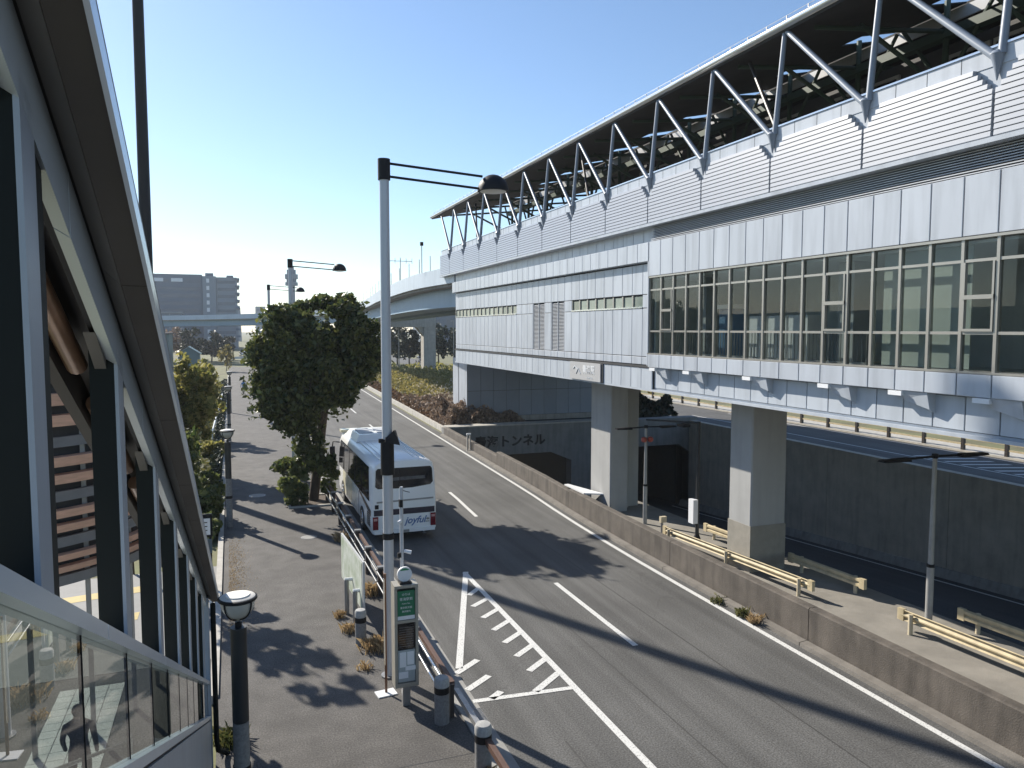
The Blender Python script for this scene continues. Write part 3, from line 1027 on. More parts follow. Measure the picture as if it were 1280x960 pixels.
# --- roof
RY0, RY1 = Y0, 51.2
roof = sp(MB().tube((13.05, RY0, 15.44), (13.05, RY1, 15.60), .11, n=16), 'roof', M_ROOFW, smooth=40)
def rz(y): return 15.44 + .16 * (y - RY0) / (RY1 - RY0)
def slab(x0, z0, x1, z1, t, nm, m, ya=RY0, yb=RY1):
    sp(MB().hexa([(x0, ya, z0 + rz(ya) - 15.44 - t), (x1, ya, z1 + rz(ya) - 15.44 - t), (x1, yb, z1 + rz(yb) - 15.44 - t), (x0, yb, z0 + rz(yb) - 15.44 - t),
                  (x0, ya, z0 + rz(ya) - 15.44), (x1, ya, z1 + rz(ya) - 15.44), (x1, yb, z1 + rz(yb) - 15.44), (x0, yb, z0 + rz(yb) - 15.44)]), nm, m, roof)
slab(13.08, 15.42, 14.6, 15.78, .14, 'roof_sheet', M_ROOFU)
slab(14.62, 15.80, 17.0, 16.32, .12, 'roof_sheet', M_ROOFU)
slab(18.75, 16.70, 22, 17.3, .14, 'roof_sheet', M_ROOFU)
slab(22.02, 17.3, 31.2, 19.6, .14, 'roof_sheet', M_ROOFU)  # unseen rear pitch, raised so its shade covers the far road
for i in range(18):        # skylight glazing bars and white upstand in the slot
    yv = RY0 + 1.5 + i * 3
    slab(17.02, 16.33, 18.7, 16.68, .04, 'skylight_blank', M_ROOFU, yv, yv + 1.9 + (i * 7 % 5) * .12)
    slab(17.02, 16.36, 18.7, 16.71, .03, 'glazing_bar', M_GREEN, yv + 2.3, yv + 2.36)
    
sp(MB().box(18.68, 18.74, RY0, RY1, 16.34, 16.66), 'upstand', M_SIGN, roof)
# gutter clips and fine wire on the roof edge
clip = None
for i in range(64):
    yv = 3 + i * .75
    if clip is None:
        clip = sp(MB().box(13.02, 13.04, yv, yv + .02, rz(yv) + .09, rz(yv) + .19), 'edge_clip', M_STEELD, roof, origin=(13.03, yv, rz(yv)))
    else:
        inst(clip, 'edge_clip', roof, (13.03, yv, rz(yv)))
sp(MB().path([(13.03, 3, rz(3) + .185), (13.03, 20, rz(20) + .185), (13.03, 51, rz(51) + .185)], .006, 5), 'edge_wire', M_STEELD, roof)
# green trusses under the roof
for i in range(17):
    yv = 48.4 - i * 3
    q = MB()
    q.tube((13.6, yv, 15.35), (21.5, yv, 16.2), .06, n=8)
    q.tube((17.9, yv, 13.6), (17.9, yv, 16.6), .08, n=8)
    q.tube((17.9, yv, 14.3), (15.0, yv, 15.6), .06, n=8)
    q.tube((17.9, yv, 14.4), (17.9, yv - 1.4, 16.3), .055, n=8)
    q.tube((17.9, yv, 14.4), (17.9, yv + 1.4, 16.3), .055, n=8)
    sp(q, 'truss', M_GREEN, roof)
sp(MB().box(17.75, 18.05, RY0, 49, 15.62, 15.85), 'platform_beam', M_GREEN)
# platform and its screen building
sp(MB().box(13.3, 31.0, Y0, 48.2, 11.45, 11.75), 'platform', M_CONC)
scr = sp(MB().box(18.3, 18.5, 4, 34, 11.75, 15.6), 'platform_screen', M_DARKW)
for i in range(7):
    yb = 32 - i * 4.1
    for s in (0, 1.3):
        q = MB()
        a, b = yb - s - 1.2, yb - s
        q.box(18.22, 18.30, a, a + .08, 12.6, 15.3).box(18.22, 18.30, b - .08, b, 12.6, 15.3).box(18.22, 18.30, a + .08, b - .08, 15.21, 15.3)
        f_ = sp(q, 'screen_window_frame', M_SIGN, scr)
        sp(MB().box(18.26, 18.29, a + .08, b - .08, 12.6, 15.2), 'screen_pane', M_DARKGL, scr)
for yv in (36, 38.5, 41):
    sp(MB().box(18.2, 18.35, yv, yv + .12, 11.75, 14.7), 'platform_door_post', M_LOUV_D)
sp(MB().box(17.2, 18.8, 38.0, 43.2, 14.45, 14.75), 'platform_canopy', M_PANEL)
sp(MB().box(18.1, 18.6, 41.8, 42.9, 12.0, 14.4), 'platform_cabin', M_DARKGL)
sp(MB().box(30.7, 30.95, Y0, 76, 11.76, 19.3), 'far_shade_wall', M_DARKW)  # unseen wall, added and made tall to shade the far road

# ================================================================== COVERED STAIR (left)
S = .47
sc = thing('covered_stair', 'covered stair descending beside the walk with glass balustrade, dark columns and sloping canopy', 'stair', (-1.4, 14.2, .1))
M_STW = mat('stair_cladding', (0.30, 0.34, 0.39), .4, .05, 1.5, metal=.1, streak=.15)
M_BEAM = mat('canopy_beam', (0.52, 0.58, 0.64), .25, .03, 1.5, metal=.2)
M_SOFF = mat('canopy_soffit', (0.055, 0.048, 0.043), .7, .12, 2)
M_GREY = mat('canopy_grey', (0.13, 0.12, 0.11), .65, .08, 2)
M_COLD = mat('column_dark', (0.008, 0.011, 0.0105), .6, .1, 2, spec=.2)
def slope(poly, ya, yb, nm, m, parent=sc, **k):
    """cross-section (x, z at Y=0) run down the slope"""
    q = MB().prism([(x, ya, z - S * ya) for x, z in poly], (0, yb - ya, -S * (yb - ya)))
    return q.build(nm, m, parent, **k)
def rect(x0, x1, z0, z1): return [(x0, z0), (x1, z0), (x1, z1), (x0, z1)]
YA, YB = .9, 14.2
# cap rail in lengths with open joints
cy = [.9, 3.42, 5.9, 8.4, 10.9, 14.2]
for a, b in zip(cy[:-1], cy[1:]):
    slope(rect(-.62, -.50, 8.335, 8.40), a + .006, b - .006, 'cap_rail', M_BEAM)
# glass balustrade
gy = [.9, 1.95, 3.1, 4.26, 5.4, 6.55, 7.7, 8.85, 10.0, 11.15, 12.4, 14.15]
for a, b in zip(gy[:-1], gy[1:]):
    slope(rect(-.555, -.545, 7.766, 8.334), a + .0016, b - .0016, 'glass_panel', M_STAIRGL)
    slope(rect(-.558, -.542, 7.766, 8.334), b - .0015, b + .0015, 'glass_joint', M_BLACK)
slope(rect(-.60, -.50, 7.70, 7.765), YA, YB, 'bottom_rail', M_BEAM)
slope(rect(-.60, -.53, 7.67, 7.70), YA, YB, 'shadow_gap', M_BLACK)
wy = [.9, 4.5, 7.6, 10.9, 14.2]
for a, b in zip(wy[:-1], wy[1:]):
    q = MB().hexa([(-.62, a + .005, -.03), (-.505, a + .005, -.03), (-.505, b - .005, -.03), (-.62, b - .005, -.03),
                   (-.62, a + .005, 7.67 - S * (a + .005)), (-.505, a + .005, 7.67 - S * (a + .005)), (-.505, b - .005, 7.67 - S * (b - .005)), (-.62, b - .005, 7.67 - S * (b - .005))])
    q.build('cladding_panel', M_STW, sc)
# columns: dark body, pale edge plate, gusset under the canopy
for i in range(7):
    y = 2.44 + 1.7 * i
    zc, zt = 8.40 - S * y, 9.80 - S * y
    xa = -.70 if i == 0 else -.645
    col = MB().prism([(xa, y, zc - .01), (xa, y + .3, zc - .01 - S * .3), (xa, y + .3, zt + .06 - S * .3), (xa, y, zt + .06)], (-.535 - xa, 0, 0)).build('column', M_COLD, sc)
    w_ = .15 + .02 * i
    MB().prism([(-.536, y - .004, zc), (-.536, y + w_, zc - S * w_), (-.536, y + w_, zt - S * w_ + .05), (-.536, y - .004, zt + .05)], (.016, 0, 0)).build('edge_plate', M_STW, col)
    MB().prism([(-.62, y + .02, zt - .06), (-.62, y - .28, zt + .13), (-.62, y + .02, zt + .05), ], (.05, 0, 0)).build('gusset', M_GREY, col)
# canopy edge beam, soffit and lip
by = [.9, 3.08, 5.15, 7.4, 9.7, 12.0, 14.9]
for a, b in zip(by[:-1], by[1:]):
    slope([(-.572, 9.80), (-.52, 9.767), (-.52, 10.0), (-.572, 10.0)], a + .004, b - .004, 'edge_beam', M_BEAM)
slope(rect(-.60, -.575, 9.82, 10.03), YA, 14.8, 'gap_plate', M_BLACK)
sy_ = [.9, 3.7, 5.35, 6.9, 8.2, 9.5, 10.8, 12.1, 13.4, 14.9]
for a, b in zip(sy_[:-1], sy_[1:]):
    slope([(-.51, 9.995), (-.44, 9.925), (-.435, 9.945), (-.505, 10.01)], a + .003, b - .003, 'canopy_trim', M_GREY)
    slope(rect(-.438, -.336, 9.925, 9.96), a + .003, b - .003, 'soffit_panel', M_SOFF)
slope([(-.336, 9.915), (-.322, 9.93), (-.322, 10.02), (-.336, 10.02)], YA, 14.9, 'lip', M_BEAM)
slope(rect(-.86, -.33, 10.025, 10.09), YA, 14.9, 'canopy_roof', M_GREY)
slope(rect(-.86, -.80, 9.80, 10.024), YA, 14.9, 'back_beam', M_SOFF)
# light tubes under the canopy
for (a, b) in ((3.1, 4.35), (4.85, 6.1), (6.5, 7.8)):
    q = MB().tube((-.73, a, 9.86 - S * a), (-.73, b, 9.86 - S * b), .05, n=12)
    q.build('lamp_housing', mat('lamp_housing', (0.22, 0.13, 0.085), .3, .2, 4, metal=.4), sc, smooth=40)
# end post, downpipe
MB().box(-.66, -.49, 14.2, 14.4, -.03, 3.25).build('end_post', M_STW, sc)
MB().path([(-.42, 14.3, 3.1), (-.42, 14.3, .55), (-.40, 14.35, .35), (-.33, 14.5, .22), (-.24, 14.6, .12)], .045, 8).build('downpipe', M_COLD, sc, smooth=50)
# steps
tread = None
M_TILE = mat('step_tile', (0.40, 0.41, 0.39), .6, .08, 6)
for i in range(36):
    y0 = .74 + i * .3723
    z1 = 6.65 - S * y0
    if tread is None:
        tread = MB().box(-1.9, -.625, y0, y0 + .40, z1 - .30, z1).build('step', M_TILE, sc, origin=(-1.5, y0, z1))
    else:
        inst(tread, 'step', sc, (-1.5, y0, z1))
q = MB().hexa([(-1.98, .9, 5.5), (-1.905, .9, 5.5), (-1.905, 14.2, -.03), (-1.98, 14.2, -.03), (-1.98, .9, 6.5), (-1.905, .9, 6.5), (-1.905, 14.2, .35), (-1.98, 14.2, .35)])
q.build('far_parapet', M_STW, sc)
for x in (-1.8,):
    MB().path([(x, 3, 7.55 - 3 * S), (x, 14.0, 7.55 - 14 * S), (x, 14.4, 7.55 - 14 * S - .1), (x, 14.4, .1)], .025, 8).build('handrail', M_STEEL, sc, smooth=50)
MB().path([(-1.15, 5, 7.5 - 5 * S), (-1.15, 13.9, 7.5 - 13.9 * S), (-1.15, 14.3, 7.5 - 14 * S - .1), (-1.15, 14.3, .1)], .025, 8).build('handrail', M_STEEL, sc, smooth=50)
for y in (6.2, 8.0, 9.8, 11.6):
    MB().tube((-1.15, y, 7.5 - y * S), (-1.15, y, 6.6 - y * S), .02, n=8).build('handrail_post', M_STEEL, sc)
# tiled foot landing
ld = struct(MB().box(-6.5, -.62, 19.3, 27, -.02, .02).build('plaza', mat('plaza_paving', (0.19, 0.19, 0.185), .75, .08, 3), origin=(-3, 18, 0)))
for i in range(2):
    MB().quad((-6.4, 22.0 + i * 2.4, .026), (-2.6, 22.7 + i * 2.4, .026), (-2.6, 23.3 + i * 2.4, .026), (-6.4, 22.6 + i * 2.4, .026)).build('tactile_strip', mat('tactile_yellow', (0.42, 0.32, 0.10), .7, .1, 5), ld)
struct(MB().box(-6.5, -2.0, 2, 19.29, -.02, .012).box(-1.999, -.63, 14.42, 19.29, -.02, .012).build('plaza_asphalt', M_WALK, origin=(-3, 15, 0)))
tp0 = struct(MB().box(-3.75, -2.42, 9.2, 18.8, .0, .016).build('tile_path', M_JOINT, origin=(-3, 13, 0)))
ts = None
for i in range(31):
    for j in range(4):
        a = (-3.72 + j * .325, 9.25 + i * .304, .016)
        if ts is None:
            ts = MB().box(a[0], a[0] + .31, a[1], a[1] + .29, .01, .026).build('tile', mat('pale_tile', (0.60, 0.61, 0.58), .7, .06, 5, objvar=.06), tp0, origin=a)
        else:
            inst(ts, 'tile', tp0, a)
# curved slatted building front seen between the columns
sw_ = thing('slatted_facade', 'curved facade of brown and grey horizontal slats seen between the stair columns', 'facade', (-3.2, 16.3, 0))
M_WOOD = mat('reddish_slat', (0.66, 0.38, 0.25), .6, .15, 3, stretch=(1, 1, 6), objvar=.08)
M_GSLAT = mat('grey_slat', (0.20, 0.20, 0.20), .6, .1, 3)
def arc(z0, z1, r0, r1, nm, m):
    span = 58 if z1 < 6.3 else 20
    q = MB()
    cx, cy = -5.1, 18.9
    n = 12
    vs, fs = [], []
    for i in range(n + 1):
        t = R(-66 + span * i / n)
        for r in (r0, r1):
            for z in (z0, z1):
                vs.append((cx + r * math.cos(t), cy + r * math.sin(t), z))
    for i in range(n):
        a, b = 4 * i, 4 * i + 4
        fs += [(a, b, b + 1, a + 1), (a + 2, a + 3, b + 3, b + 2), (a, a + 2, b + 2, b), (a + 1, b + 1, b + 3, a + 3)]
    fs += [(0, 1, 3, 2), (4 * n, 4 * n + 2, 4 * n + 3, 4 * n + 1)]
    q.add(vs, fs)
    return q.build(nm, m, sw_)
arc(3.15, 6.2, 3.25, 3.32, 'back_wall', M_DARKW)
arc(6.2, 8.0, 3.25, 3.32, 'back_wall', M_DARKW)
z = 3.2
k = 0
while z < 7.9:
    if k % 3 == 0:
        arc(z, z + .19, 3.50, 3.58, 'slat', M_GSLAT); z += .27 + .05 * (z - 3)
    else:
        arc(z, z + .09 + .035 * (z - 3), 3.52, 3.68 + .03 * (z - 3), 'slat', M_WOOD); z += .19 + .06 * (z - 3)
    k += 1
for i in range(4):
    t = R(-64 + 18 * i)
    x, y = -5.1 + 3.42 * math.cos(t), 18.9 + 3.42 * math.sin(t)
    MB().box(x - .04, x + .04, y - .04, y + .04, 0, 8.0 if i < 2 else 6.2).build('slat_post', M_STEELD, sw_)

# ================================================================== POLES AND LAMPS
def light_pole(x, y, h, label, wraps=True):
    t = thing('street_light', label, 'street light', (x, y, .1), 'tall street lights along the walk')
    MB().tube((x, y, .1), (x, y, h - .45), .118, .105, 16).build('pole', M_POLE, t, smooth=40)
    MB().tube((x, y, h - .45), (x, y, h), .135, .135, 16).build('pole_cap', M_BLACK, t, smooth=40)
    L = 2.25
    for dz in (-.08, -.36):
        MB().tube((x, y, h + dz), (x + L, y, h + dz - .14), .028, n=8).build('arm', M_BLACK, t, smooth=40)
    hd = MB()
    prof = []
    n = 9
    for i in range(n + 1):
        a = R(90 * i / n)
        prof.append((.36 * math.cos(a) + .002, .36 * math.sin(a) * 1.05))
    hd.lathe((x + L + .26, y, h - .54), [(.30, .0)] + prof, 24)
    o = hd.build('lamp_head', M_BLACK, t, smooth=50)
    MB().lathe((x + L + .26, y, h - .58), [(.12, 0), (.30, .03), (.30, .045)], 20).build('lamp_glass', M_WHITE, o, smooth=50)
    MB().tube((x, y, .1), (x, y, .14), .2, n=16).build('base_plate', M_STEELD, t)
    if wraps:
        MB().tube((x, y, 4.75), (x, y, 5.55), .15, n=16).build('pole_sleeve', M_BLACK, t, smooth=40)
        b = MB().hexa([(x - .08, y - .2, 5.5), (x + .25, y - .2, 5.42), (x + .25, y + .1, 5.42), (x - .08, y + .1, 5.5), (x - .06, y - .16, 5.6), (x + .12, y - .16, 5.76), (x + .22, y + .08, 5.72), (x - .06, y + .08, 5.6)])
        b.build('sleeve_box', M_BLACK, t)
        MB().tube((x - .2, y - .05, 5.52), (x - .1, y - .05, 5.52), .05, n=8).build('sleeve_knob', M_BLACK, t)
        MB().tube((x, y, 3.28), (x, y, 3.42), .128, n=16).build('band', M_BLACK, t)
    return t
light_pole(3.22, 16.75, 11.68, 'tall grey street light in front of the white coach, with black sleeve')
light_pole(2.98, 41.2, 11.6, 'street light rising just above the big evergreen tree', False)
light_pole(3.0, 65.5, 11.6, 'farthest small street light behind the big evergreen tree', False)

def walk_lamp(x, y, label, h=4.0):
    t = thing('walk_lamp', label, 'lamp post', (x, y, .1), 'bowl lamps along the left edge of the walk')
    MB().tube((x, y, .1), (x, y, h - 1.95), .125, .12, 16).build('post', M_STONEP, t, smooth=40)
    MB().tube((x, y, h - 1.94), (x, y, h - .48), .122, .12, 16).build('upper_post', M_DKP, t, smooth=40)
    MB().tube((x, y, 1.25), (x, y, 1.36), .135, n=16).build('band', M_BLACK, t, smooth=40)
    MB().tube((x, y, h - .48), (x, y, h - .40), .05, n=12).build('neck', M_BLACK, t)
    pr = [(.015, -.40)]
    for i in range(1, 9):
        a = R(90 * i / 8)
        pr.append((.255 * math.sin(a), -.06 - .29 * math.cos(a)))
    bw = MB().lathe((x, y, h), pr, 28)
    o = bw.build('bowl', M_BOWL, t, smooth=60)
    MB().lathe((x, y, h), [(.26, -.07), (.285, -.05), (.28, -.02), (.26, -.01)], 28).build('rim', M_BLACK, o, smooth=50)
    MB().lathe((x, y, h), [(.262, -.015), (.24, .0), (.02, .012)], 28).build('cover', M_LID, o, smooth=50)
    MB().lathe((x, y, h), [(.175, .004), (.175, .02), (.02, .026)], 28).build('cover_disc', M_LIDW, o, smooth=50)
    for k in range(4):
        a = R(45 + 90 * k)
        pts = []
        for i in range(9):
            b = R(90 * i / 8)
            pts.append((x + math.cos(a) * .268 * math.sin(b), y + math.sin(a) * .268 * math.sin(b), h - .06 - .305 * math.cos(b)))
        MB().path(pts, .012, 6).build('rib', M_BLACK, o)
    return t
M_STONEP = mat('granite_post', (0.20, 0.20, 0.20), .8, .25, 22, bump=.3, bscale=90)
M_DKP = mat('dark_post', (0.022, 0.024, 0.026), .5, .1, 4)
M_BOWL = mat('lamp_bowl', (0.42, 0.42, 0.39), .25, .05, 4)
M_LIDW = mat('lamp_lid_white', (0.78, 0.77, 0.74), .75, .03, 6)
M_LID = mat('lamp_lid', (0.62, 0.60, 0.56), .7, .05, 6)
walk_lamp(.0, 11.9, 'nearest bowl lamp post, beside the foot of the covered stair')
walk_lamp(-.22, 32.0, 'second bowl lamp post from the camera, casting a long shadow on the walk')
walk_lamp(-.25, 56.5, 'third bowl lamp post along the left edge of the walk')
walk_lamp(-.2, 76, 'farthest bowl lamp post along the left edge of the walk')

# tall dark mast on the left
ma = thing('mast', 'very tall dark mast rising past the edge of the stair canopy', 'mast', (-3.95, 43.5, -.03))
MB().tube((-3.95, 43.5, -.03), (-3.95, 43.5, 31), .31, .25, 20).build('shaft', M_BLACK, ma, smooth=40)
MB().tube((-3.95, 43.5, -.03), (-3.95, 43.5, .3), .7, n=20).build('base', M_CONC, ma)
MB().box(-4.6, -3.3, 43.1, 43.9, 30.2, 31.2).build('head_frame', M_BLACK, ma)

# ================================================================== BUS STOP
bs = thing('bus_stop', 'bus stop cabinet with green timetable and round white head sign beside the kerb', 'bus stop', (3.28, 15.25, .1))
M_BSF = mat('cabinet_frame', (0.36, 0.34, 0.29), .45, .08, 4, metal=.3)
x0, x1, y0, y1 = 3.02, 3.52, 15.15, 15.5
q = MB()
for (a, b) in ((x0, x0 + .06), (x1 - .06, x1)):
    q.box(a, b, y0, y1, .55, 2.66)
q.box(x0 + .06, x1 - .06, y0, y1, .55, .64).box(x0 + .06, x1 - .06, y0, y1, 1.92, 1.98).box(x0, x1, y0 - .01, y1 + .01, 2.66, 2.72)
q.box(x0 + .06, x1 - .06, y1 - .04, y1, .64, 2.66)
q.build('cabinet', M_BSF, bs)
MB().box(x0 + .07, x1 - .07, y0 + .02, y0 + .05, 1.99, 2.6).build('green_panel', mat('sign_green', (0.012, 0.16, 0.075), .4, .08, 3), bs)
MB().box(x0 + .07, x1 - .07, y0 + .015, y0 + .018, 1.99, 2.07).build('panel_strip', M_WHITE, bs)
for zz, sz, tx in ((2.52, .06, 'のりば'), (2.42, .07, '青海駅前'), (2.33, .045, 'Aomi Sta.'), (2.24, .05, '東京駅方面'), (2.16, .045, '東京都内')):
    text_mesh(tx, sz, M_WHITE, 'lettering', bs, face_ny(3.27, y0 + .017, zz), .001)
MB().box(x0 + .07, x1 - .07, y0 + .02, y0 + .05, 1.36, 1.90).build('timetable', M_DARKGL, bs)
for i in range(9):
    MB().box(x0 + .1, x1 - .1, y0 + .016, y0 + .019, 1.42 + i * .05, 1.425 + i * .05).build('timetable_line', M_STEELD, bs)
MB().box(x0 + .07, x1 - .07, y0 + .02, y0 + .05, .66, 1.34).build('notice_board', mat('notice_grey', (0.36, 0.40, 0.40), .3, .05, 4), bs)
for (a, b, c, d) in ((.10, .24, .98, 1.3), (.26, .40, 1.02, 1.3), (.22, .46, .90, .99), (.08, .28, .74, .88)):
    MB().box(x0 + a, x0 + b, y0 + .012, y0 + .018, c, d).build('notice', M_WHITE, bs)
MB().box(3.20, 3.36, 15.25, 15.4, .1, .56).build('post', M_STEELD, bs)
MB().box(3.15, 3.40, 15.2, 15.45, 2.72, 2.76).build('head_bracket', M_BLACK, bs)
M_HEADG = mat('head_green', (0.02, 0.24, 0.09), .4, .05, 3)
d = MB()
n = 28
d.add([(3.27 + .155 * math.cos(2*math.pi*i/n), 15.28, 2.91 + .155 * math.sin(2*math.pi*i/n)) for i in range(n)] + [(3.27 + .155 * math.cos(2*math.pi*i/n), 15.33, 2.91 + .155 * math.sin(2*math.pi*i/n)) for i in range(n)],
      [tuple(range(n)), tuple(range(n, 2*n))[::-1]] + [(i, n+i, n+(i+1)%n, (i+1)%n) for i in range(n)])
hd = d.build('head_sign', M_WHITE, bs)
a0, a1 = 40, 140
pts = [(3.27 + .13 * math.cos(R(a)), 15.276, 2.91 + .13 * math.sin(R(a))) for a in range(a0, a1 + 1, 10)]
MB().prism(pts, (0, .003, 0)).build('head_green_segment', M_HEADG, hd)
# slim camera pole beside the bus stop
cp = thing('camera_pole', 'thin steel pole with small cameras rising behind the bus stop', 'pole', (3.32, 15.78, .1))
MB().tube((3.32, 15.78, .1), (3.32, 15.78, 4.65), .04, n=10).build('pole', M_POLE, cp, smooth=40)
MB().box(3.27, 3.34, 15.72, 15.82, 4.22, 4.38).build('box', M_BLACK, cp)
MB().tube((3.29, 15.77, 4.36), (3.29, 15.77, 5.05), .008, n=6).build('aerial', M_BLACK, cp)
MB().tube((3.32, 15.78, 4.58), (3.5, 15.78, 4.52), .008, n=6).build('aerial', M_BLACK, cp)
MB().tube((3.36, 15.74, 3.27), (3.50, 15.68, 3.24), .035, .045, 10).build('camera', M_WHITE, cp, smooth=40)
MB().tube((3.30, 15.74, 3.92), (3.22, 15.66, 3.90), .035, .045, 10).build('camera', M_WHITE, cp, smooth=40)
MB().box(3.22, 3.29, 15.7, 15.78, 3.14, 3.24).build('box', M_BLACK, cp)
# slim sign post on a white plate
so = thing('sign_post', 'slim rusty sign post on a square white base plate', 'sign post', (3.0, 15.95, .1))
MB().hexa([(2.78, 15.75, .1), (3.2, 15.8, .1), (3.16, 16.1, .1), (2.74, 16.05, .1), (2.78, 15.75, .125), (3.2, 15.8, .125), (3.16, 16.1, .125), (2.74, 16.05, .125)]).build('base_plate', M_WHITE, so)
MB().tube((2.98, 15.95, .12), (2.98, 15.95, 2.75), .028, n=10).build('post', mat('rusty', (0.16, 0.08, 0.045), .7, .3, 8), so, smooth=40)
MB().box(2.945, 2.962, 15.90, 15.98, .75, 2.65).build('edge_strip', M_STEEL, so)
# map board on two posts
mb_ = thing('map_board', 'white map board with pale green face standing on two short posts', 'sign board', (3.0, 21.2, .1))
q = MB().hexa([(2.93, 22.6, .62), (2.98, 22.6, .62), (3.12, 19.5, .62), (3.07, 19.5, .62), (2.93, 22.6, 1.95), (2.98, 22.6, 1.95), (3.12, 19.5, 1.95), (3.07, 19.5, 1.95)])
q.build('panel', mat('board_white', (0.46, 0.47, 0.46), .5, .06, 3), mb_)
MB().hexa([(2.922, 22.55, .66), (2.928, 22.55, .66), (3.06, 19.6, .66), (3.053, 19.6, .66), (2.922, 22.55, 1.9), (2.928, 22.55, 1.9), (3.06, 19.6, 1.9), (3.053, 19.6, 1.9)]).build('map_face', mat('map_green', (0.36, 0.44, 0.29), .5, .25, 2.2, col2=(0.48, 0.50, 0.47)), mb_)
for (x, y) in ((2.84, 20.9), (2.92, 19.9)):
    p = MB().tube((x, y, .1), (x, y, 1.08), .065, n=12).build('post', M_STEELD, mb_, smooth=40)
    MB().tube((x - .05, y, 1.08), (x + .17, y, 1.08), .05, n=10).build('arm', M_WHITE, p)
# ---------------------------------------------------------------- bollards
def bollard(x, y, label, h=.9, r=.15):
    t = thing('bollard', label, 'bollard', (x, y, .1), 'concrete bollards by the kerb')
    MB().lathe((x, y, .1), [(r * 1.03, -.05), (r, .02), (r, h - .14)], 20).build('shaft', M_STONEP, t, smooth=40)
    MB().lathe((x, y, .1), [(r * 1.02, h - .14), (r * 1.03, h - .02), (r * .85, h + .03), (r * .2, h + .045)], 20).build('cap', M_STONEC, t, smooth=50)
    MB().lathe((x, y, .1), [(r * 1.025, h - .28), (r * 1.025, h - .15)], 20).build('band', M_BLACK, t, smooth=40)
M_STONEC = mat('granite_cap', (0.34, 0.34, 0.33), .7, .2, 20)
bollard(3.80, 14.35, 'concrete bollard beside the bus stop cabinet at the kerb')
bollard(4.02, 12.35, 'concrete bollard cut off by the bottom edge of the picture')
bollard(2.88, 18.75, 'dark capped concrete bollard under the near end of the map board', .85, .14)
# ---------------------------------------------------------------- kerb guard fence
gf = thing('guard_fence', 'brown kerbside guard fence with two shiny rails beside the coach', 'fence', (4.0, 25, .1))
FX = 3.98
ps = [35.2, 33.0, 30.8, 28.6, 26.4, 24.2, 22.0, 19.8, 17.6]
src = None
for y in ps:
    if src is None:
        src = MB().box(FX - .08, FX + .08, y - .06, y + .06, .08, .98).build('post', M_DKBROWN, gf, origin=(FX, y, .1))
        cs_ = MB().box(FX - .09, FX + .13, y - .08, y + .08, .96, 1.0).build('post_cap', M_STEELD, gf, origin=(FX, y, .1))
    else:
        inst(src, 'post', gf, (FX, y, .1)); inst(cs_, 'post_cap', gf, (FX, y, .1))
for a, b in zip(ps[:-1], ps[1:]):
    for z in (.52, .86):
        MB().tube((FX - .10, b + .06, z), (FX - .10, a - .06, z), .028, n=10).build('rail', M_STEEL, gf, smooth=40)
    MB().box(FX + .03, FX + .12, b + .1, a - .1, .80, .90).build('beam', M_BROWN, gf)
MB().tube((FX - .10, 14.5, .86), (FX - .10, 17.55, .86), .028, n=10).build('rail', M_STEEL, gf, smooth=40)
MB().tube((FX - .10, 14.5, .52), (FX - .10, 17.55, .52), .028, n=10).build('rail', M_STEEL, gf, smooth=40)
for (a, b) in ((14.5, 17.5), (12.5, 14.2), (9, 12.2)):
    MB().box(FX + .03, FX + .13, a, b, .72, .83).build('beam', M_BROWN if a != 12.5 else M_STEELD, gf)
for y in (9.0, 14.48, 12.5):
    MB().box(FX + .02, FX + .1, y - .05, y + .05, .08, .8).build('post', M_DKBROWN, gf)

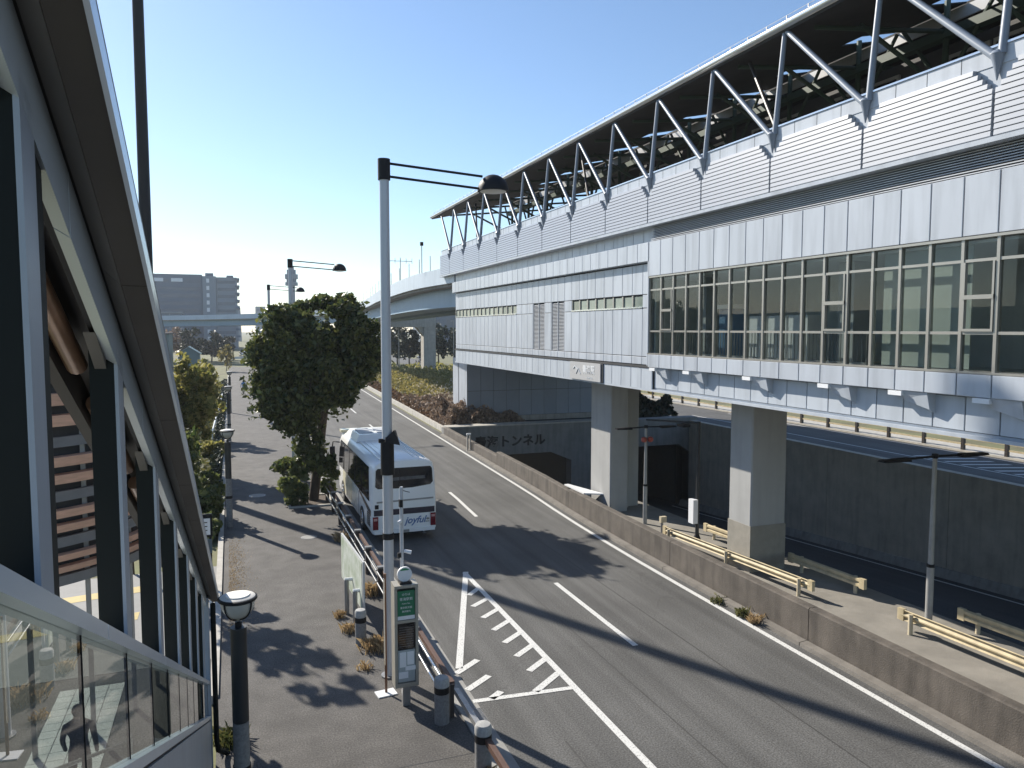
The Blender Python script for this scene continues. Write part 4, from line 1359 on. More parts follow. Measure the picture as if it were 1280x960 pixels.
# ================================================================== COACH
def coach():
    X0, Xw, Yr, L = 6.0, 1.245, 27.95, 9.6
    t = thing('coach', 'white tour coach seen from behind, parked at the kerb', 'bus', (X0, Yr + L / 2, 0))
    M_BW = mat('coach_white', (0.84, 0.84, 0.82), .22, .02, 1.5, spec=.5)
    M_CRM = mat('coach_cream', (0.66, 0.63, 0.46), .25, .03, 1.5)
    M_NAVY = mat('coach_navy', (0.035, 0.03, 0.045), .25, .05, 2)
    zb, zw, zr = .32, 1.45, 3.08
    # half profile from sill to roof centre
    def prof(s, top=zr, zb_=zb):
        w = Xw - s
        p = [(w - .05, zb_), (w, zb_ + .1), (w, zw), (w - .015, 1.9), (w - .05, 2.6), (w - .09, top - .30), (w - .15, top - .14), (w - .26, top - .05), (w - .45, top - .01), (w * .4, top + .03)]
        return p + [(-x, z) for x, z in p[::-1]]
    q = MB()
    secs = [(Yr, .10, -.10), (Yr + .03, .04, -.04), (Yr + .12, .0, 0), (Yr + 2.5, 0, 0), (Yr + 5, 0, .0), (Yr + L - .9, 0, .02), (Yr + L - .3, .05, -.03), (Yr + L - .05, .18, -.16), (Yr + L, .3, -.3)]
    N = len(prof(0))
    vs, fs = [], []
    for (y, s, dz) in secs:
        for (x, z) in prof(s, zr + dz):
            vs.append((X0 + x, y, z))
    for k in range(len(secs) - 1):
        for i in range(N):
            j = (i + 1) % N
            fs.append((k*N+i, k*N+j, (k+1)*N+j, (k+1)*N+i))
    fs += [tuple(range(N)), tuple(range((len(secs)-1)*N, len(secs)*N))[::-1]]
    q.add(vs, fs)
    body = q.build('body', M_BW, t, smooth=35)
    # cream front end
    MB().box(X0 - Xw + .08, X0 + Xw - .08, Yr + L - .9, Yr + L - .35, zr - .02, zr + .10).build('front_dome', M_CRM, t)
    # roof air conditioner and ribs
    ac = MB().hexa([(X0 - .98, Yr + 5.2, zr - .02), (X0 + .98, Yr + 5.2, zr - .02), (X0 + .98, Yr + 8.4, zr - .02), (X0 - .98, Yr + 8.4, zr - .02),
                    (X0 - .8, Yr + 5.5, zr + .26), (X0 + .8, Yr + 5.5, zr + .26), (X0 + .82, Yr + 8.1, zr + .24), (X0 - .82, Yr + 8.1, zr + .24)])
    a = ac.build('air_conditioner', M_BW, t)
    for s in (-.4, .4):
        MB().box(X0 + s - .3, X0 + s + .3, Yr + 5.9, Yr + 7.6, zr + .255, zr + .275).build('vent', M_LOUV_D, a)
    for x in (-.85, -.65, -.45, .45, .65, .85):
        MB().box(X0 + x - .02, X0 + x + .02, Yr + .35, Yr + 5.1, zr - .05, zr + .045).build('roof_rib', M_BW, t)
    # left side windows (one glazed band with pillars), side x = X0 - Xw
    def side(sgn):
        xs = X0 + sgn * Xw
        o = -sgn
        rows = [(1.50, .002, .42, 9.0), (1.9, .015, .55, 8.95), (2.6, .05, .75, 8.75), (2.74, .078, .85, 8.6)]
        g_ = MB()
        ex = sgn * .012
        pa_ = [(xs + o * d + ex, Yr + ya, z) for z, d, ya, yb in rows]
        pb_ = [(xs + o * d + ex, Yr + yb, z) for z, d, ya, yb in rows]
        g_.add(pa_ + pb_, [(i, i + 1, i + 5, i + 4) for i in range(3)])
        g_.add([(x - ex * 2, y, z) for x, y, z in pa_ + pb_], [(i, i + 4, i + 5, i + 1) for i in range(3)])
        gl = g_.build('side_glazing', M_DARKGL, t)
        for yy in (2.3, 4.0, 5.7, 7.3):
            a_ = (xs + ex * 1.3, Yr + yy, 1.56); b_ = (xs + o * .072 + ex * 1.3, Yr + yy, 2.66)
            MB().tube(a_, b_, .022, n=6).build('window_pillar', M_BLACK, gl)
        # livery: pale panel graphics low on the side
        for i, (ya, yb, za, zb_, mm) in enumerate(((4.9, 6.2, .55, 1.45, M_LIV1), (3.6, 4.8, .6, 1.4, M_LIV2), (6.3, 7.7, .5, 1.5, M_CRM))):
            x_ = xs + sgn * .004
            MB().quad((x_, Yr + ya, za), (x_, Yr + yb, za), (x_, Yr + yb - .15, zb_), (x_, Yr + ya - .25, zb_)).build('livery_panel', mm, t)
        # navy flash running to the rear
        x_ = xs + sgn * .006
        MB().add([(x_, Yr + .14, .98), (x_, Yr + .14, 1.22), (x_, Yr + 2.9, 1.52), (x_, Yr + 2.9, 1.40)], [(0, 1, 2, 3)]).build('side_stripe', M_NAVY, t)
        # grille near the rear corner
        s_ = None
        for i in range(7):
            z = .55 + i * .075
            if s_ is None:
                s_ = MB().box(xs - .012 if sgn < 0 else xs, xs if sgn < 0 else xs + .012, Yr + .3, Yr + .95, z, z + .045).build('grille_slot', M_BLACK, t, origin=(xs, Yr, z))
            else:
                inst(s_, 'grille_slot', t, (xs, Yr, z))
        for wy in (2.15, 7.6):
            # wheel arch and wheel
            n = 14
            ar = [(xs + sgn * .008, Yr + wy + .56 * math.cos(math.pi * i / n), .34 + .62 * math.sin(math.pi * i / n)) for i in range(n + 1)]
            MB().prism(ar, (sgn * -.03, 0, 0)).build('wheel_arch', M_BLACK, t)
            w = MB().tube((xs + sgn * .02, Yr + wy, .48), (xs - sgn * .26, Yr + wy, .48), .48, n=24).build('wheel', mat('tyre', (0.02, 0.02, 0.02), .8, .1, 5), t, smooth=40)
            MB().tube((xs + sgn * .035, Yr + wy, .48), (xs + sgn * .01, Yr + wy, .48), .29, .30, 20).build('rim', M_STEEL, w, smooth=40)
            MB().tube((xs + sgn * .06, Yr + wy, .48), (xs + sgn * .03, Yr + wy, .48), .11, n=14).build('hub', M_STEELD, w, smooth=40)
        MB().box(min(xs, xs + sgn * .01), max(xs, xs + sgn * .01), Yr + 3.0, Yr + 3.03, .4, 1.4).build('door_gap', M_BLACK, t)
    M_LIV1 = mat('livery_a', (0.40, 0.36, 0.24), .3, .5, 2.5, col2=(0.62, 0.56, 0.38))
    M_LIV2 = mat('livery_b', (0.42, 0.45, 0.42), .3, .5, 3.0, col2=(0.6, 0.62, 0.55))
    side(-1); side(1)
    # rear face y = Yr
    yr = Yr - .012
    def rearpoly(pts, nm, m, th=.03, par=t, y=None):
        y = yr if y is None else y
        return MB().prism([(X0 + x, y, z) for x, z in pts], (0, th, 0)).build(nm, m, par)
    w = 1.10
    rearpoly([(-w, 2.12), (-w + .1, 2.04), (-.3, 2.02), (.3, 2.02), (w - .1, 2.10), (w, 2.2), (w - .03, 2.72), (w - .1, 2.80), (-w + .1, 2.80), (-w + .03, 2.72)], 'rear_window', M_DARKGL, .06)
    rearpoly([(-.75, 2.32), (.8, 2.34), (.8, 2.46), (-.75, 2.44)], 'seat_line', mat('seat_dim', (0.10, 0.10, 0.10), .6, .3, 8), .004, y=yr - .004)
    rearpoly([(-1.05, 1.50), (1.12, 1.54), (1.12, 1.60), (-1.05, 1.56)], 'trim_line', M_STEELD, .03)
    rearpoly([(-1.16, 1.02), (1.16, 1.02), (1.16, 1.24), (-1.16, 1.24)], 'rear_stripe', M_NAVY, .03)
    rearpoly([(-1.12, 1.28), (-.98, 1.28), (-.98, 1.44), (-1.12, 1.44)], 'vent_flap', M_BLACK, .03)
    for s in (-1, 1):
        rl = rearpoly([(s * 1.2, .50), (s * 1.0, .50), (s * 1.0, .99), (s * 1.2, .99)], 'tail_lamp', mat('tail_red', (0.17, 0.012, 0.018), .15, .2, 6), .05, y=yr - .01)
        rearpoly([(s * 1.17, .84), (s * 1.03, .84), (s * 1.03, .93), (s * 1.17, .93)], 'indicator', mat('lamp_pink', (0.55, 0.30, 0.28), .15, .2, 6), .004, rl, y=yr - .016)
    rearpoly([(-.93, .50), (.93, .50), (.93, .985), (-.93, .985)], 'rear_panel', M_BW, .02, y=yr - .003)
    rearpoly([(-1.16, .33), (1.16, .33), (1.16, .47), (-1.16, .47)], 'bumper', M_BW, .08, y=yr - .05)
    rearpoly([(-.16, .34), (.16, .34), (.16, .44), (-.16, .44)], 'number_plate_recess', M_STEELD, .01, y=yr - .06)
    M_TXT = mat('lettering_blue', (0.10, 0.17, 0.34), .4, .05, 4)
    text_mesh('joyful', .36, M_TXT, 'lettering', t, face_ny(X0 + .40, yr - .006, .76), .003, shear=.35, bold=.008)
    rearpoly([(.89 + .07 * math.cos(2*math.pi*i/14), .78 + .045 * math.sin(2*math.pi*i/14)) for i in range(14)], 'badge', M_STEEL, .01, y=yr - .012)
    rearpoly([(.80, .66), (.95, .66), (.95, .70), (.80, .70)], 'badge', M_STEELD, .01, y=yr - .012)
    MB().tube((X0 + .75, yr - .02, .25), (X0 + .75, yr + .4, .28), .05, n=10).build('exhaust', M_STEEL, t)
    MB().box(X0 - 1.05, X0 + 1.05, Yr + .25, Yr + L - .5, .2, .34).build('underframe', M_BLACK, t)
    # mirrors
    MB().path([(X0 - 1.1, Yr + L - .3, 2.5), (X0 - 1.42, Yr + L + .12, 2.5), (X0 - 1.46, Yr + L + .18, 2.2)], .03, 8).build('mirror_arm', M_BLACK, t, smooth=50)
    MB().box(X0 - 1.58, X0 - 1.34, Yr + L + .1, Yr + L + .22, 1.75, 2.25).build('mirror', M_BLACK, t)
    MB().box(X0 - 1.55, X0 - 1.36, Yr + L + .1, Yr + L + .2, 1.45, 1.7).build('mirror', M_BLACK, t)
    MB().path([(X0 + 1.1, Yr + L - .3, 2.5), (X0 + 1.38, Yr + L + .1, 2.5), (X0 + 1.42, Yr + L + .12, 2.1)], .03, 8).build('mirror_arm', M_BLACK, t, smooth=50)
    # windscreen
    MB().hexa([(X0 - 1.0, Yr + L - .05, 1.25), (X0 + 1.0, Yr + L - .05, 1.25), (X0 + 1.0, Yr + L + .012, 1.25), (X0 - 1.0, Yr + L + .012, 1.25), (X0 - .9, Yr + L - .05, 2.6), (X0 + .9, Yr + L - .05, 2.6), (X0 + .9, Yr + L + .012, 2.6), (X0 - .9, Yr + L + .012, 2.6)]).build('windscreen', M_DARKGL, t)
coach()

# ================================================================== MEDIAN FURNITURE
def guard_rail(pts, label, flip=1):
    """cream two-wave beam on short posts along a straight run"""
    p, q = Vector(pts[0]), Vector(pts[1])
    t = thing('guard_rail', label, 'guard rail', (p + q) / 2, 'cream guard rails on the raised strip')
    pr = [(-.02, .36), (.05, .40), (.05, .50), (-.01, .54), (-.01, .58), (.05, .62), (.05, .72), (-.02, .76), (-.05, .74), (-.0, .70), (-.0, .64), (-.06, .58), (-.06, .54), (0, .48), (0, .42), (-.05, .38)]
    pr = [(a * flip * .9, .25 + (b - .36) * .68) for a, b in pr]
    MB().sweep(pr, [p, p.lerp(q, .5), q]).build('beam', M_CREAM, t)
    d = (q - p)
    n = max(1, int(d.length / 2.6))
    for i in range(n + 1):
        c = p.lerp(q, (.35 + i * (d.length - .7) / n) / d.length)
        r = Vector((d.y, -d.x, 0)).normalized() * (-.1 * flip)
        MB().tube((c.x + r.x, c.y + r.y, c.z - .1), (c.x + r.x, c.y + r.y, c.z + .5), .055, n=10).build('post', M_CREAMP, t, smooth=40)
    for c in (p, q):
        MB().box(c.x - .05, c.x + .05, c.y - .09, c.y + .09, c.z + .245, c.z + .53).build('end_piece', M_CREAM, t)
    return t
M_CREAMP = mat('cream_post', (0.50, 0.43, 0.30), .6, .1, 3)
def M3(x, y): return (x, y, mz(y))
guard_rail([M3(14.42, 23.2), M3(14.78, 16.3)], 'cream guard rail passing the foot of the lit pier', -1)
guard_rail([M3(15.28, 13.75), M3(15.3, 4)], 'cream guard rail nearest the camera along the parapet', -1)
guard_rail([M3(16.62, 13.2), M3(16.75, 5)], 'short cream guard rail on the far edge right of the lamp pole', 1)
guard_rail([M3(16.15, 18.7), M3(16.2, 15.9)], 'cream guard rail in shade just right of the pier', 1)
guard_rail([M3(16.0, 23.0), M3(16.05, 21.2)], 'cream guard rail in shade left of the lit pier', 1)

def twin_lamp(x, y, h, label, arms=1.7):
    z0 = mz(y)
    t = thing('twin_lamp', label, 'lamp post', (x, y, z0), 'low twin-arm lamp poles on the raised strip')
    MB().tube((x, y, z0 - .05), (x, y, z0 + 1.55), .085, n=12).build('lower_pole', M_STEELP, t, smooth=40)
    MB().tube((x, y, z0 + 1.5), (x, y, h), .068, .05, 12).build('pole', M_STEELP, t, smooth=40)
    MB().tube((x, y, z0 + 1.5), (x, y, z0 + 1.58), .09, n=12).build('band', M_BLACK, t)
    MB().tube((x, y, h - .05), (x, y, h + .06), .075, n=12).build('cap', M_BLACK, t)
    for s in (-1, 1):
        MB().tube((x, y, h), (x + s * arms * .55, y, h - .02), .028, n=8).build('arm', M_BLACK, t)
        MB().hexa([(x + s * arms * .5, y - .1, h - .07), (x + s * arms, y - .12, h - .05), (x + s * arms, y + .12, h - .05), (x + s * arms * .5, y + .1, h - .07),
                   (x + s * arms * .5, y - .08, h + .02), (x + s * arms, y - .08, h + .0), (x + s * arms, y + .08, h + .0), (x + s * arms * .5, y + .08, h + .02)]).build('lamp_head', M_BLACK, t)
    return t
M_STEELP = mat('weathered_pole', (0.34, 0.34, 0.33), .5, .12, 3, metal=.3)
twin_lamp(16.05, 13.65, 4.9, 'low twin-arm lamp pole standing in sun on the raised strip')
tl = twin_lamp(15.05, 25.7, 4.2, 'low twin-arm lamp pole with red warning lamps left of the lit pier', 1.3)
for s in (-1, 1):
    MB().lathe((15.05 + s * .14, 25.6, 3.72), [(.06, -.1), (.11, -.06), (.11, .06), (.06, .1)], 12).build('warning_lamp', mat('warning_red', (0.35, 0.06, 0.04), .4, .2, 5), tl, smooth=40)
cb = thing('control_pole', 'dark pole with white control box beside the underpass', 'pole', (15.35, 22.6, mz(22.6)))
MB().lathe((15.35, 22.6, mz(22.6)), [(.2, 0), (.16, .05), (.09, .25), (.07, .3)], 12).build('base', M_BLACK, cb, smooth=50)
MB().tube((15.35, 22.6, mz(22.6) + .2), (15.35, 22.6, 4.75), .07, .06, 12).build('pole', M_DKP, cb, smooth=40)
MB().box(15.08, 15.27, 22.45, 22.75, 1.15, 2.0).build('control_box', M_WHITE, cb)
MB().tube((15.35, 22.6, 4.7), (14.3, 24.4, 4.66), .035, n=8).build('arm', M_DKP, cb)
MB().box(14.9, 15.2, 22.9, 23.3, 4.52, 4.62).build('lamp_head', M_BLACK, cb)
hy = thing('reflector_post', 'short grey reflector post beyond the end of the cream rail', 'marker', (14.9, 24.2, mz(24.2)))
MB().tube((14.9, 24.2, mz(24.2) - .05), (14.9, 24.2, mz(24.2) + .6), .05, n=10).build('post', M_STEELD, hy)
MB().box(14.82, 15.06, 24.13, 24.27, mz(24.2) + .4, mz(24.2) + .62).build('reflector', M_CREAMP, hy)
wl = thing('cable_cover', 'flat white steel cover lying on top of the parapet', 'cover', (14.2, 29.3, .95))
MB().hexa([(13.98, 31.0, .95), (14.18, 31.0, .95), (14.75, 28.6, .95), (13.98, 29.0, .95), (13.98, 31.0, 1.0), (14.18, 31.0, 1.0), (14.75, 28.6, 1.0), (13.98, 29.0, 1.0)]).build('plate', M_WHITE, wl)
MB().box(14.0, 14.3, 28.9, 29.2, -1, .95).build('bracket', M_CONC, wl)

# weeds on the parapet foot and by the bollards
def tuft(name, c, n, h, sp_, m, label, seed):
    r_ = np.random.default_rng(seed)
    q = MB()
    grass_tuft(c, n, h, sp_, r_, q)
    o = q.build(name, m, fix=False)
    tag(o, label, 'weed', 'weeds and dry tufts')
tuft('weed', (13.22, 16.65, 0), 130, .28, .16, L_DRY, 'yellow weed tuft at the foot of the parapet', 1)
tuft('weed', (13.22, 17.2, 0), 120, .26, .2, L_GRASS, 'dark green weed beside the yellow tuft at the parapet foot', 2)
tuft('weed', (13.24, 18.3, 0), 110, .2, .3, L_GRASS, 'low green weed along the parapet foot', 21)
tuft('weed', (3.2, 18.3, .1), 190, .34, .42, L_DRY, 'dry brown grass tuft beside the capped bollard', 3)
tuft('weed', (2.7, 19.6, .1), 80, .26, .18, L_DRY, 'dry brown grass tuft at the map board post', 4)
tuft('weed', (3.75, 22.2, .1), 120, .4, .28, L_DRY, 'dry brown grass tuft under the guard fence behind the map board', 5)
tuft('weed', (3.7, 28.4, .1), 120, .34, .28, L_DRY, 'orange dry grass tuft at the guard fence near the coach', 6)
tuft('weed', (2.75, 17.3, .1), 60, .2, .22, L_DRY, 'small dry tuft on the walk before the bollard', 8)
tuft('weed', (4.0, 12.0, .1), 160, .3, .2, L_DRY, 'dry tuft beside the bollard at the bottom edge', 9)
tuft('weed', (2.62, 20.7, .1), 100, .22, .14, L_DRY, 'tiny reddish tuft at the farther map board post', 10)
tuft('weed', (-.2, 15.0, .1), 300, .3, .3, L_GRASS, 'green weeds at the foot of the covered stair', 11)
tuft('weed', (.05, 12.9, .1), 300, .32, .35, L_GRASS, 'green weeds behind the nearest bowl lamp', 12)
# sandy deposit along the left kerb: scattered dry leaves
r_ = np.random.default_rng(31)
pts = np.stack([-.25 + np.abs(r_.normal(size=3000)) * .28, 20 + 11 * r_.beta(2, 2.4, 3000), np.full(3000, .104)], 1)
o = leaf_mesh('leaf_litter', pts, .022, L_DRY, None, r_, flat=6, bend=.1)
stuff(o); o['label'] = 'dry leaf litter along the left kerb of the walk'; o['category'] = 'leaf litter'

# ================================================================== TREES AND SHRUBS
def tree(name, label, base, blobs, leafm, size, seed, trunk_r=.12, top=None, sub=16, spread=.36, group=None, tips=8, cat='tree'):
    r_ = np.random.default_rng(seed)
    t = thing(name, label, cat, base, group)
    pts = clumps(blobs, r_, sub, spread)
    if name == 'evergreen_tree':          # loose outer twigs
        d_ = r_.normal(size=(420, 3)); d_ /= np.linalg.norm(d_, axis=1)[:, None]
        bi = r_.integers(0, len(blobs), 420)
        bb = np.array([b[:6] for b in blobs])[bi]
        tip = bb[:, :3] + d_ * bb[:, 3:] * r_.uniform(.95, 1.2, 420)[:, None]
        pts = np.concatenate([pts, np.repeat(tip, 11, 0) + r_.normal(size=(4620, 3)) * .13])
    leaf_mesh('crown', pts, size, leafm, t, r_)
    mb = MB()
    tp = top or (base[0], base[1], max(b[2] for b in blobs) + .2)
    tt = [tuple(np.array(b[:3]) + r_.normal(size=3) * np.array(b[3:6]) * .4) for b in blobs for _ in range(max(1, tips // len(blobs)))]
    branchy(mb, base, tp, trunk_r, r_, tt)
    mb.build('trunk', M_BARK, t, smooth=60)
    return t
B = (3.4, 35.7, .1)
tree('evergreen_tree', 'big dark evergreen tree on the walk in front of the coach', B, [
    (3.9, 35.8, 8.15, 1.9, 1.8, 1.45, 12000), (2.4, 35.6, 7.5, 1.6, 1.6, 1.4, 9000), (5.3, 35.9, 7.4, 1.3, 1.4, 1.2, 7000),
    (3.5, 35.5, 6.5, 2.2, 2.0, 1.7, 13000), (1.75, 35.5, 6.3, 1.1, 1.3, 1.4, 6000), (1.6, 35.4, 5.2, .95, 1.1, 1.1, 4500),
    (2.4, 35.3, 4.9, 1.35, 1.4, 1.15, 7000), (3.9, 35.4, 5.2, 1.5, 1.4, 1.15, 7500), (5.75, 36.0, 6.8, 1.0, 1.1, .95, 4500), (5.2, 35.6, 6.1, .95, 1.0, .75, 3500),
    (3.35, 35.4, 2.7, .55, .55, .9, 1800), (2.6, 35.4, 3.9, .8, .9, .6, 2200)],
    L_CAMPHOR, .135, 15, .24, (3.7, 35.8, 8.4), 24, .31, tips=30)
tree('leafy_shrub', 'bright leafy shrub sprouting round the foot of the evergreen tree', (3.1, 35.0, .1), [
    (2.55, 35.0, 1.2, .55, .5, .8, 700), (3.9, 35.2, 1.5, .55, .5, .9, 700), (2.6, 34.9, .5, .5, .45, .4, 350), (3.2, 35.4, 2.2, .7, .6, .6, 600)],
    L_SHRUB, .16, 12, .03, (3.1, 35.0, 1.6), 12, .4, cat='shrub')
tree('leafy_shrub', 'low leafy shrub on the walk beyond the evergreen tree', (2.5, 39.5, .1), [(2.4, 39.5, .7, .7, .8, .6, 700), (2.9, 40.5, .8, .6, .8, .6, 600)], L_SHRUB, .16, 13, .03, (2.5, 39.5, 1), 12, .4, cat='shrub')
# tree pit
tp_ = thing('tree_pit', 'square stone-edged tree pit under the evergreen tree', 'tree pit', (3.2, 35.6, .1))
for (a, b, c, d) in ((2.2, 4.2, 34.3, 34.42), (2.2, 4.2, 36.6, 36.72), (2.2, 2.32, 34.43, 36.59), (4.08, 4.2, 34.43, 36.59)):
    MB().box(a, b, c, d, .05, .17).build('edging', M_CONC_L, tp_)
MB().box(2.33, 4.07, 34.43, 36.59, .05, .12).build('soil', M_BARK, tp_)
# left planting
YG = 'young trees left of the walk'
tree('young_tree', 'yellow-green young tree left of the walk, behind the second bowl lamp', (-2.2, 44.5, -.03), [(-2.1, 44.5, 5.3, 1.0, 1.1, 1.3, 1500), (-1.6, 44.3, 4.2, .9, 1.0, 1.1, 1300), (-2.8, 44.7, 4.3, .9, 1, 1.1, 1300), (-1.8, 44.4, 3.0, .9, .9, .9, 1000), (-2.6, 44.2, 2.6, .9, .9, .9, 900)], L_YOUNG, .17, 21, .09, sub=22, spread=.42, group=YG)
tree('young_tree', 'slim bare-topped young tree at the edge of the stair canopy', (-4.3, 47, -.03), [(-4.2, 47, 5.2, .7, .7, 1.6, 520), (-4.2, 47, 3.2, .9, .8, 1.3, 620)], L_YOUNG, .15, 22, .07, sub=18, spread=.42, group=YG)
tree('young_tree', 'dark bushy young tree low beside the stair canopy', (-2.5, 35.5, -.03), [(-2.4, 35.5, 2.7, .9, .9, 1.1, 1200), (-2.6, 35.6, 1.5, 1.0, .9, .9, 1100), (-1.9, 35.3, 1.0, .8, .8, .6, 700)], L_SHRUB, .17, 23, .07, sub=20, spread=.4, group=YG)
tree('young_tree', 'farther yellowing young tree left of the walk', (-1.9, 58, -.03), [(-1.9, 58, 4.0, 1.0, 1.0, 1.4, 900), (-1.5, 58, 2.6, .9, .9, .9, 700)], L_YOUNG, .18, 24, .08, sub=18, spread=.42, group=YG)
tree('young_tree', 'distant orange-leaved young tree at the end of the walk', (-.9, 150, -.03), [(-.9, 150, 3.0, 1.2, 1.2, 2.0, 500)], L_YEL, .3, 25, .08, sub=14, spread=.45, group=YG)
tree('young_tree', 'leafy young tree hidden behind the canopy, shading the near walk', (-3.2, 27.2, -.03), [(-3.3, 27.2, 7.2, .85, 1.1, 1.0, 420), (-3.0, 26.8, 5.6, .9, 1.1, .9, 420), (-2.9, 27.6, 4.3, .8, .9, .7, 320), (-3.5, 27.9, 6.2, .8, 1, .9, 320)], L_YOUNG, .2, 26, .06, sub=9, spread=.30, group=YG, tips=24)
for i, (x, y, h, s, lb) in enumerate(((-1.35, 31.0, .9, .75, 'pale leafy bush in front of the notice board stand'), (-1.3, 33.2, 1.5, .8, 'bright green bush beside the second bowl lamp'), (-1.5, 37.5, 1.3, .9, 'green bush behind the second bowl lamp'), (-1.25, 50, 1.1, .9, 'small yellow-green bush before the third bowl lamp'))):
    tree('leafy_bush', lb, (x, y, -.03), [(x, y, h * .55, s, s, h * .5, 800), (x + .1, y + .7, h * .5, s * .8, s * .8, h * .45, 500)], L_SHRUB if i != 3 else L_YOUNG, .15, 40 + i, .03, (x, y, h * .8), 14, .42, cat='bush')
# ground cover under the young trees
r_ = np.random.default_rng(5)
n = 9000
px = r_.uniform(-6.5, -.75, n); py = r_.uniform(29, 120, n) ** 1.0
pts = np.stack([px, py, r_.uniform(0, .35, n)], 1)
o = leaf_mesh('ground_cover', pts, .2, L_GRASS, None, r_)
stuff(o); o['label'] = 'yellow-green ground cover under the young trees'; o['category'] = 'ground cover'
r_ = np.random.default_rng(6)
pts = np.stack([-.95 + r_.normal(size=5200) * .12, r_.uniform(38, 118, 5200), r_.uniform(0, .75, 5200)], 1)
o = leaf_mesh('clipped_hedge', pts, .17, L_DARK, None, r_)
tag(o, 'dark clipped hedge along the left edge of the walk', 'hedge')
hf = thing('hand_fence', 'low white hand fence between the hedge and the young trees', 'fence', (-1.4, 65, 0))
MB().tube((-1.35, 56, .95), (-1.0, 88, .95), .05, n=8).build('rail', M_WHITE, hf)
for i in range(9):
    y = 56.2 + i * 3.95
    MB().tube((-1.35 + .011 * (y - 56), y, -.03), (-1.35 + .011 * (y - 56), y, .95), .04, n=8).build('post', M_WHITE, hf)

# island planting right of the road
def island(name, label, n, xf, ya, yb, hf_, leafm, size, seed, cat='shrubs', kindstuff=True):
    r_ = np.random.default_rng(seed)
    y = r_.uniform(ya, yb, n)
    lo = np.array([xf(v)[0] for v in y]); hi = np.array([xf(v)[1] for v in y])
    x = lo + (hi - lo) * r_.uniform(0, 1, n)
    h = (hf_ if name != 'brown_hedge' else hf_ * np.clip((24.5 - x) / 6, .3, 1.1)) * (.62 + .38 * np.sin(x * 1.7 + 1.3 * np.sin(y * .6)) * np.cos(y * 1.1 + x * .4))
    edge = np.clip(np.minimum(np.minimum(x - lo, hi - x), np.minimum(y - ya, yb - y)) / .5, .35, 1)
    z = h * edge * r_.uniform(.25, 1, n) ** .5
    o = leaf_mesh(name, np.stack([x, y, z], 1), size, leafm, None, r_)
    o['label'] = label; o['category'] = cat
    if kindstuff: stuff(o)
    return o
def gx(v): return rr(v)
island('brown_hedge', 'brown winter hedge above the tunnel portal', 16000, lambda v: (gx(v) + .9, 23.5 - .35 * abs(v - 59)), 56.3, 63.5, 2.6, L_BROWN, .15, 51, 'hedge', False)
island('brown_shrubs', 'brown and reddish shrubs filling the island behind the hedge', 15000, lambda v: (gx(v) + 1.2, 36), 63.5, 82, 1.1, L_BROWN, .2, 52)
island('red_shrubs', 'low red shrubs along the road edge of the island', 9000, lambda v: (gx(v) + .7, gx(v) + 3.2), 60, 125, .75, L_RED, .18, 53)
island('yellow_shrubs', 'yellow-green shrubs on the far part of the island', 17000, lambda v: (gx(v) + 3.0, 48), 80, 128, 1.5, L_YEL, .24, 54)
island('green_shrubs', 'green low shrubs behind the yellow ones on the island', 8000, lambda v: (gx(v) + 5, 60), 100, 150, 1.4, L_YOUNG, .28, 55)
island('pampas', 'pale grass plumes among the island shrubs', 1500, lambda v: (gx(v) + 4.5, 33), 72, 92, 1.9, leafmat('plume', (0.40, 0.34, 0.25), (0.60, 0.54, 0.42), .8, .3), .16, 56)
island('dark_hedge', 'dark green hedge above the right mouth of the tunnel', 12000, lambda v: (29.8, 37.0), 57.8, 63, 2.3, L_DARK, .2, 57, 'hedge', False)
ik = thing('island_kerb', 'pale low stone kerb curving along the planted island', 'kerb', (15, 60, 0))
for i in range(28):
    a = 57 + i * 2.5
    q = MB().sweep([(.55, -.03), (.85, -.03), (.83, .36), (.57, .36)], [(gx(a), a, 0), (gx(a + 1.2), a + 1.2, 0), (gx(a + 2.44), a + 2.44, 0)])
    q.build('kerb_block', M_CONC_L, ik)

# ================================================================== ELEVATED TRACK
def cat(pts, m=8):
    out = []
    P = [np.array(p, float) for p in pts]
    P = [2 * P[0] - P[1]] + P + [2 * P[-1] - P[-2]]
    for i in range(1, len(P) - 2):
        for k in range(m):
            t = k / m
            a, b, c, d = P[i-1], P[i], P[i+1], P[i+2]
            out.append(tuple(.5 * ((2*b) + (-a + c) * t + (2*a - 5*b + 4*c - d) * t*t + (-a + 3*b - 3*c + d) * t**3)))
    out.append(tuple(P[-2]))
    return out
path_ = cat([(17.5, 46.3, 0), (17.2, 58, 0), (18.9, 80, -.05), (21, 100, -.1), (23.2, 130, -.2), (20.5, 155, -.3), (8, 182, -.6), (-18, 204, -.9), (-70, 222, -1), (-170, 236, -1)], 8)
tr = thing('elevated_track', 'pale blue elevated guideway curving away from the station', 'viaduct', (20, 100, -.03))
M_TRK = mat('guideway_white', (0.50, 0.57, 0.64), .45, .05, .5, streak=.1)
M_TRB = mat('guideway_blue', (0.27, 0.38, 0.48), .5, .05, .5, streak=.1)
for s in (-1, 1):
    MB().sweep([(s * 4.3, 10.9), (s * 4.1, 10.9), (s * 4.1, 11.95), (s * 4.3, 11.95)], path_).build('parapet', M_TRK, tr)
MB().sweep([(-4.08, 10.72), (4.08, 10.72), (4.08, 10.95), (-4.08, 10.95)], path_).build('deck', M_CONC, tr)
for c in (-2.1, 2.1):
    MB().sweep([(c - 1.1, 9.55), (c + 1.1, 9.55), (c + 1.1, 10.71), (c - 1.1, 10.71)], path_).build('girder', M_TRB, tr)
    MB().sweep([(c - 1.2, 9.45), (c + 1.2, 9.45), (c + 1.2, 9.54), (c - 1.2, 9.54)], path_).build('flange', M_TRB, tr)
MB().box(20, 36, 138.5, 141, 8.3, 10.2).build('pier_beam', M_CONC_L, tr)
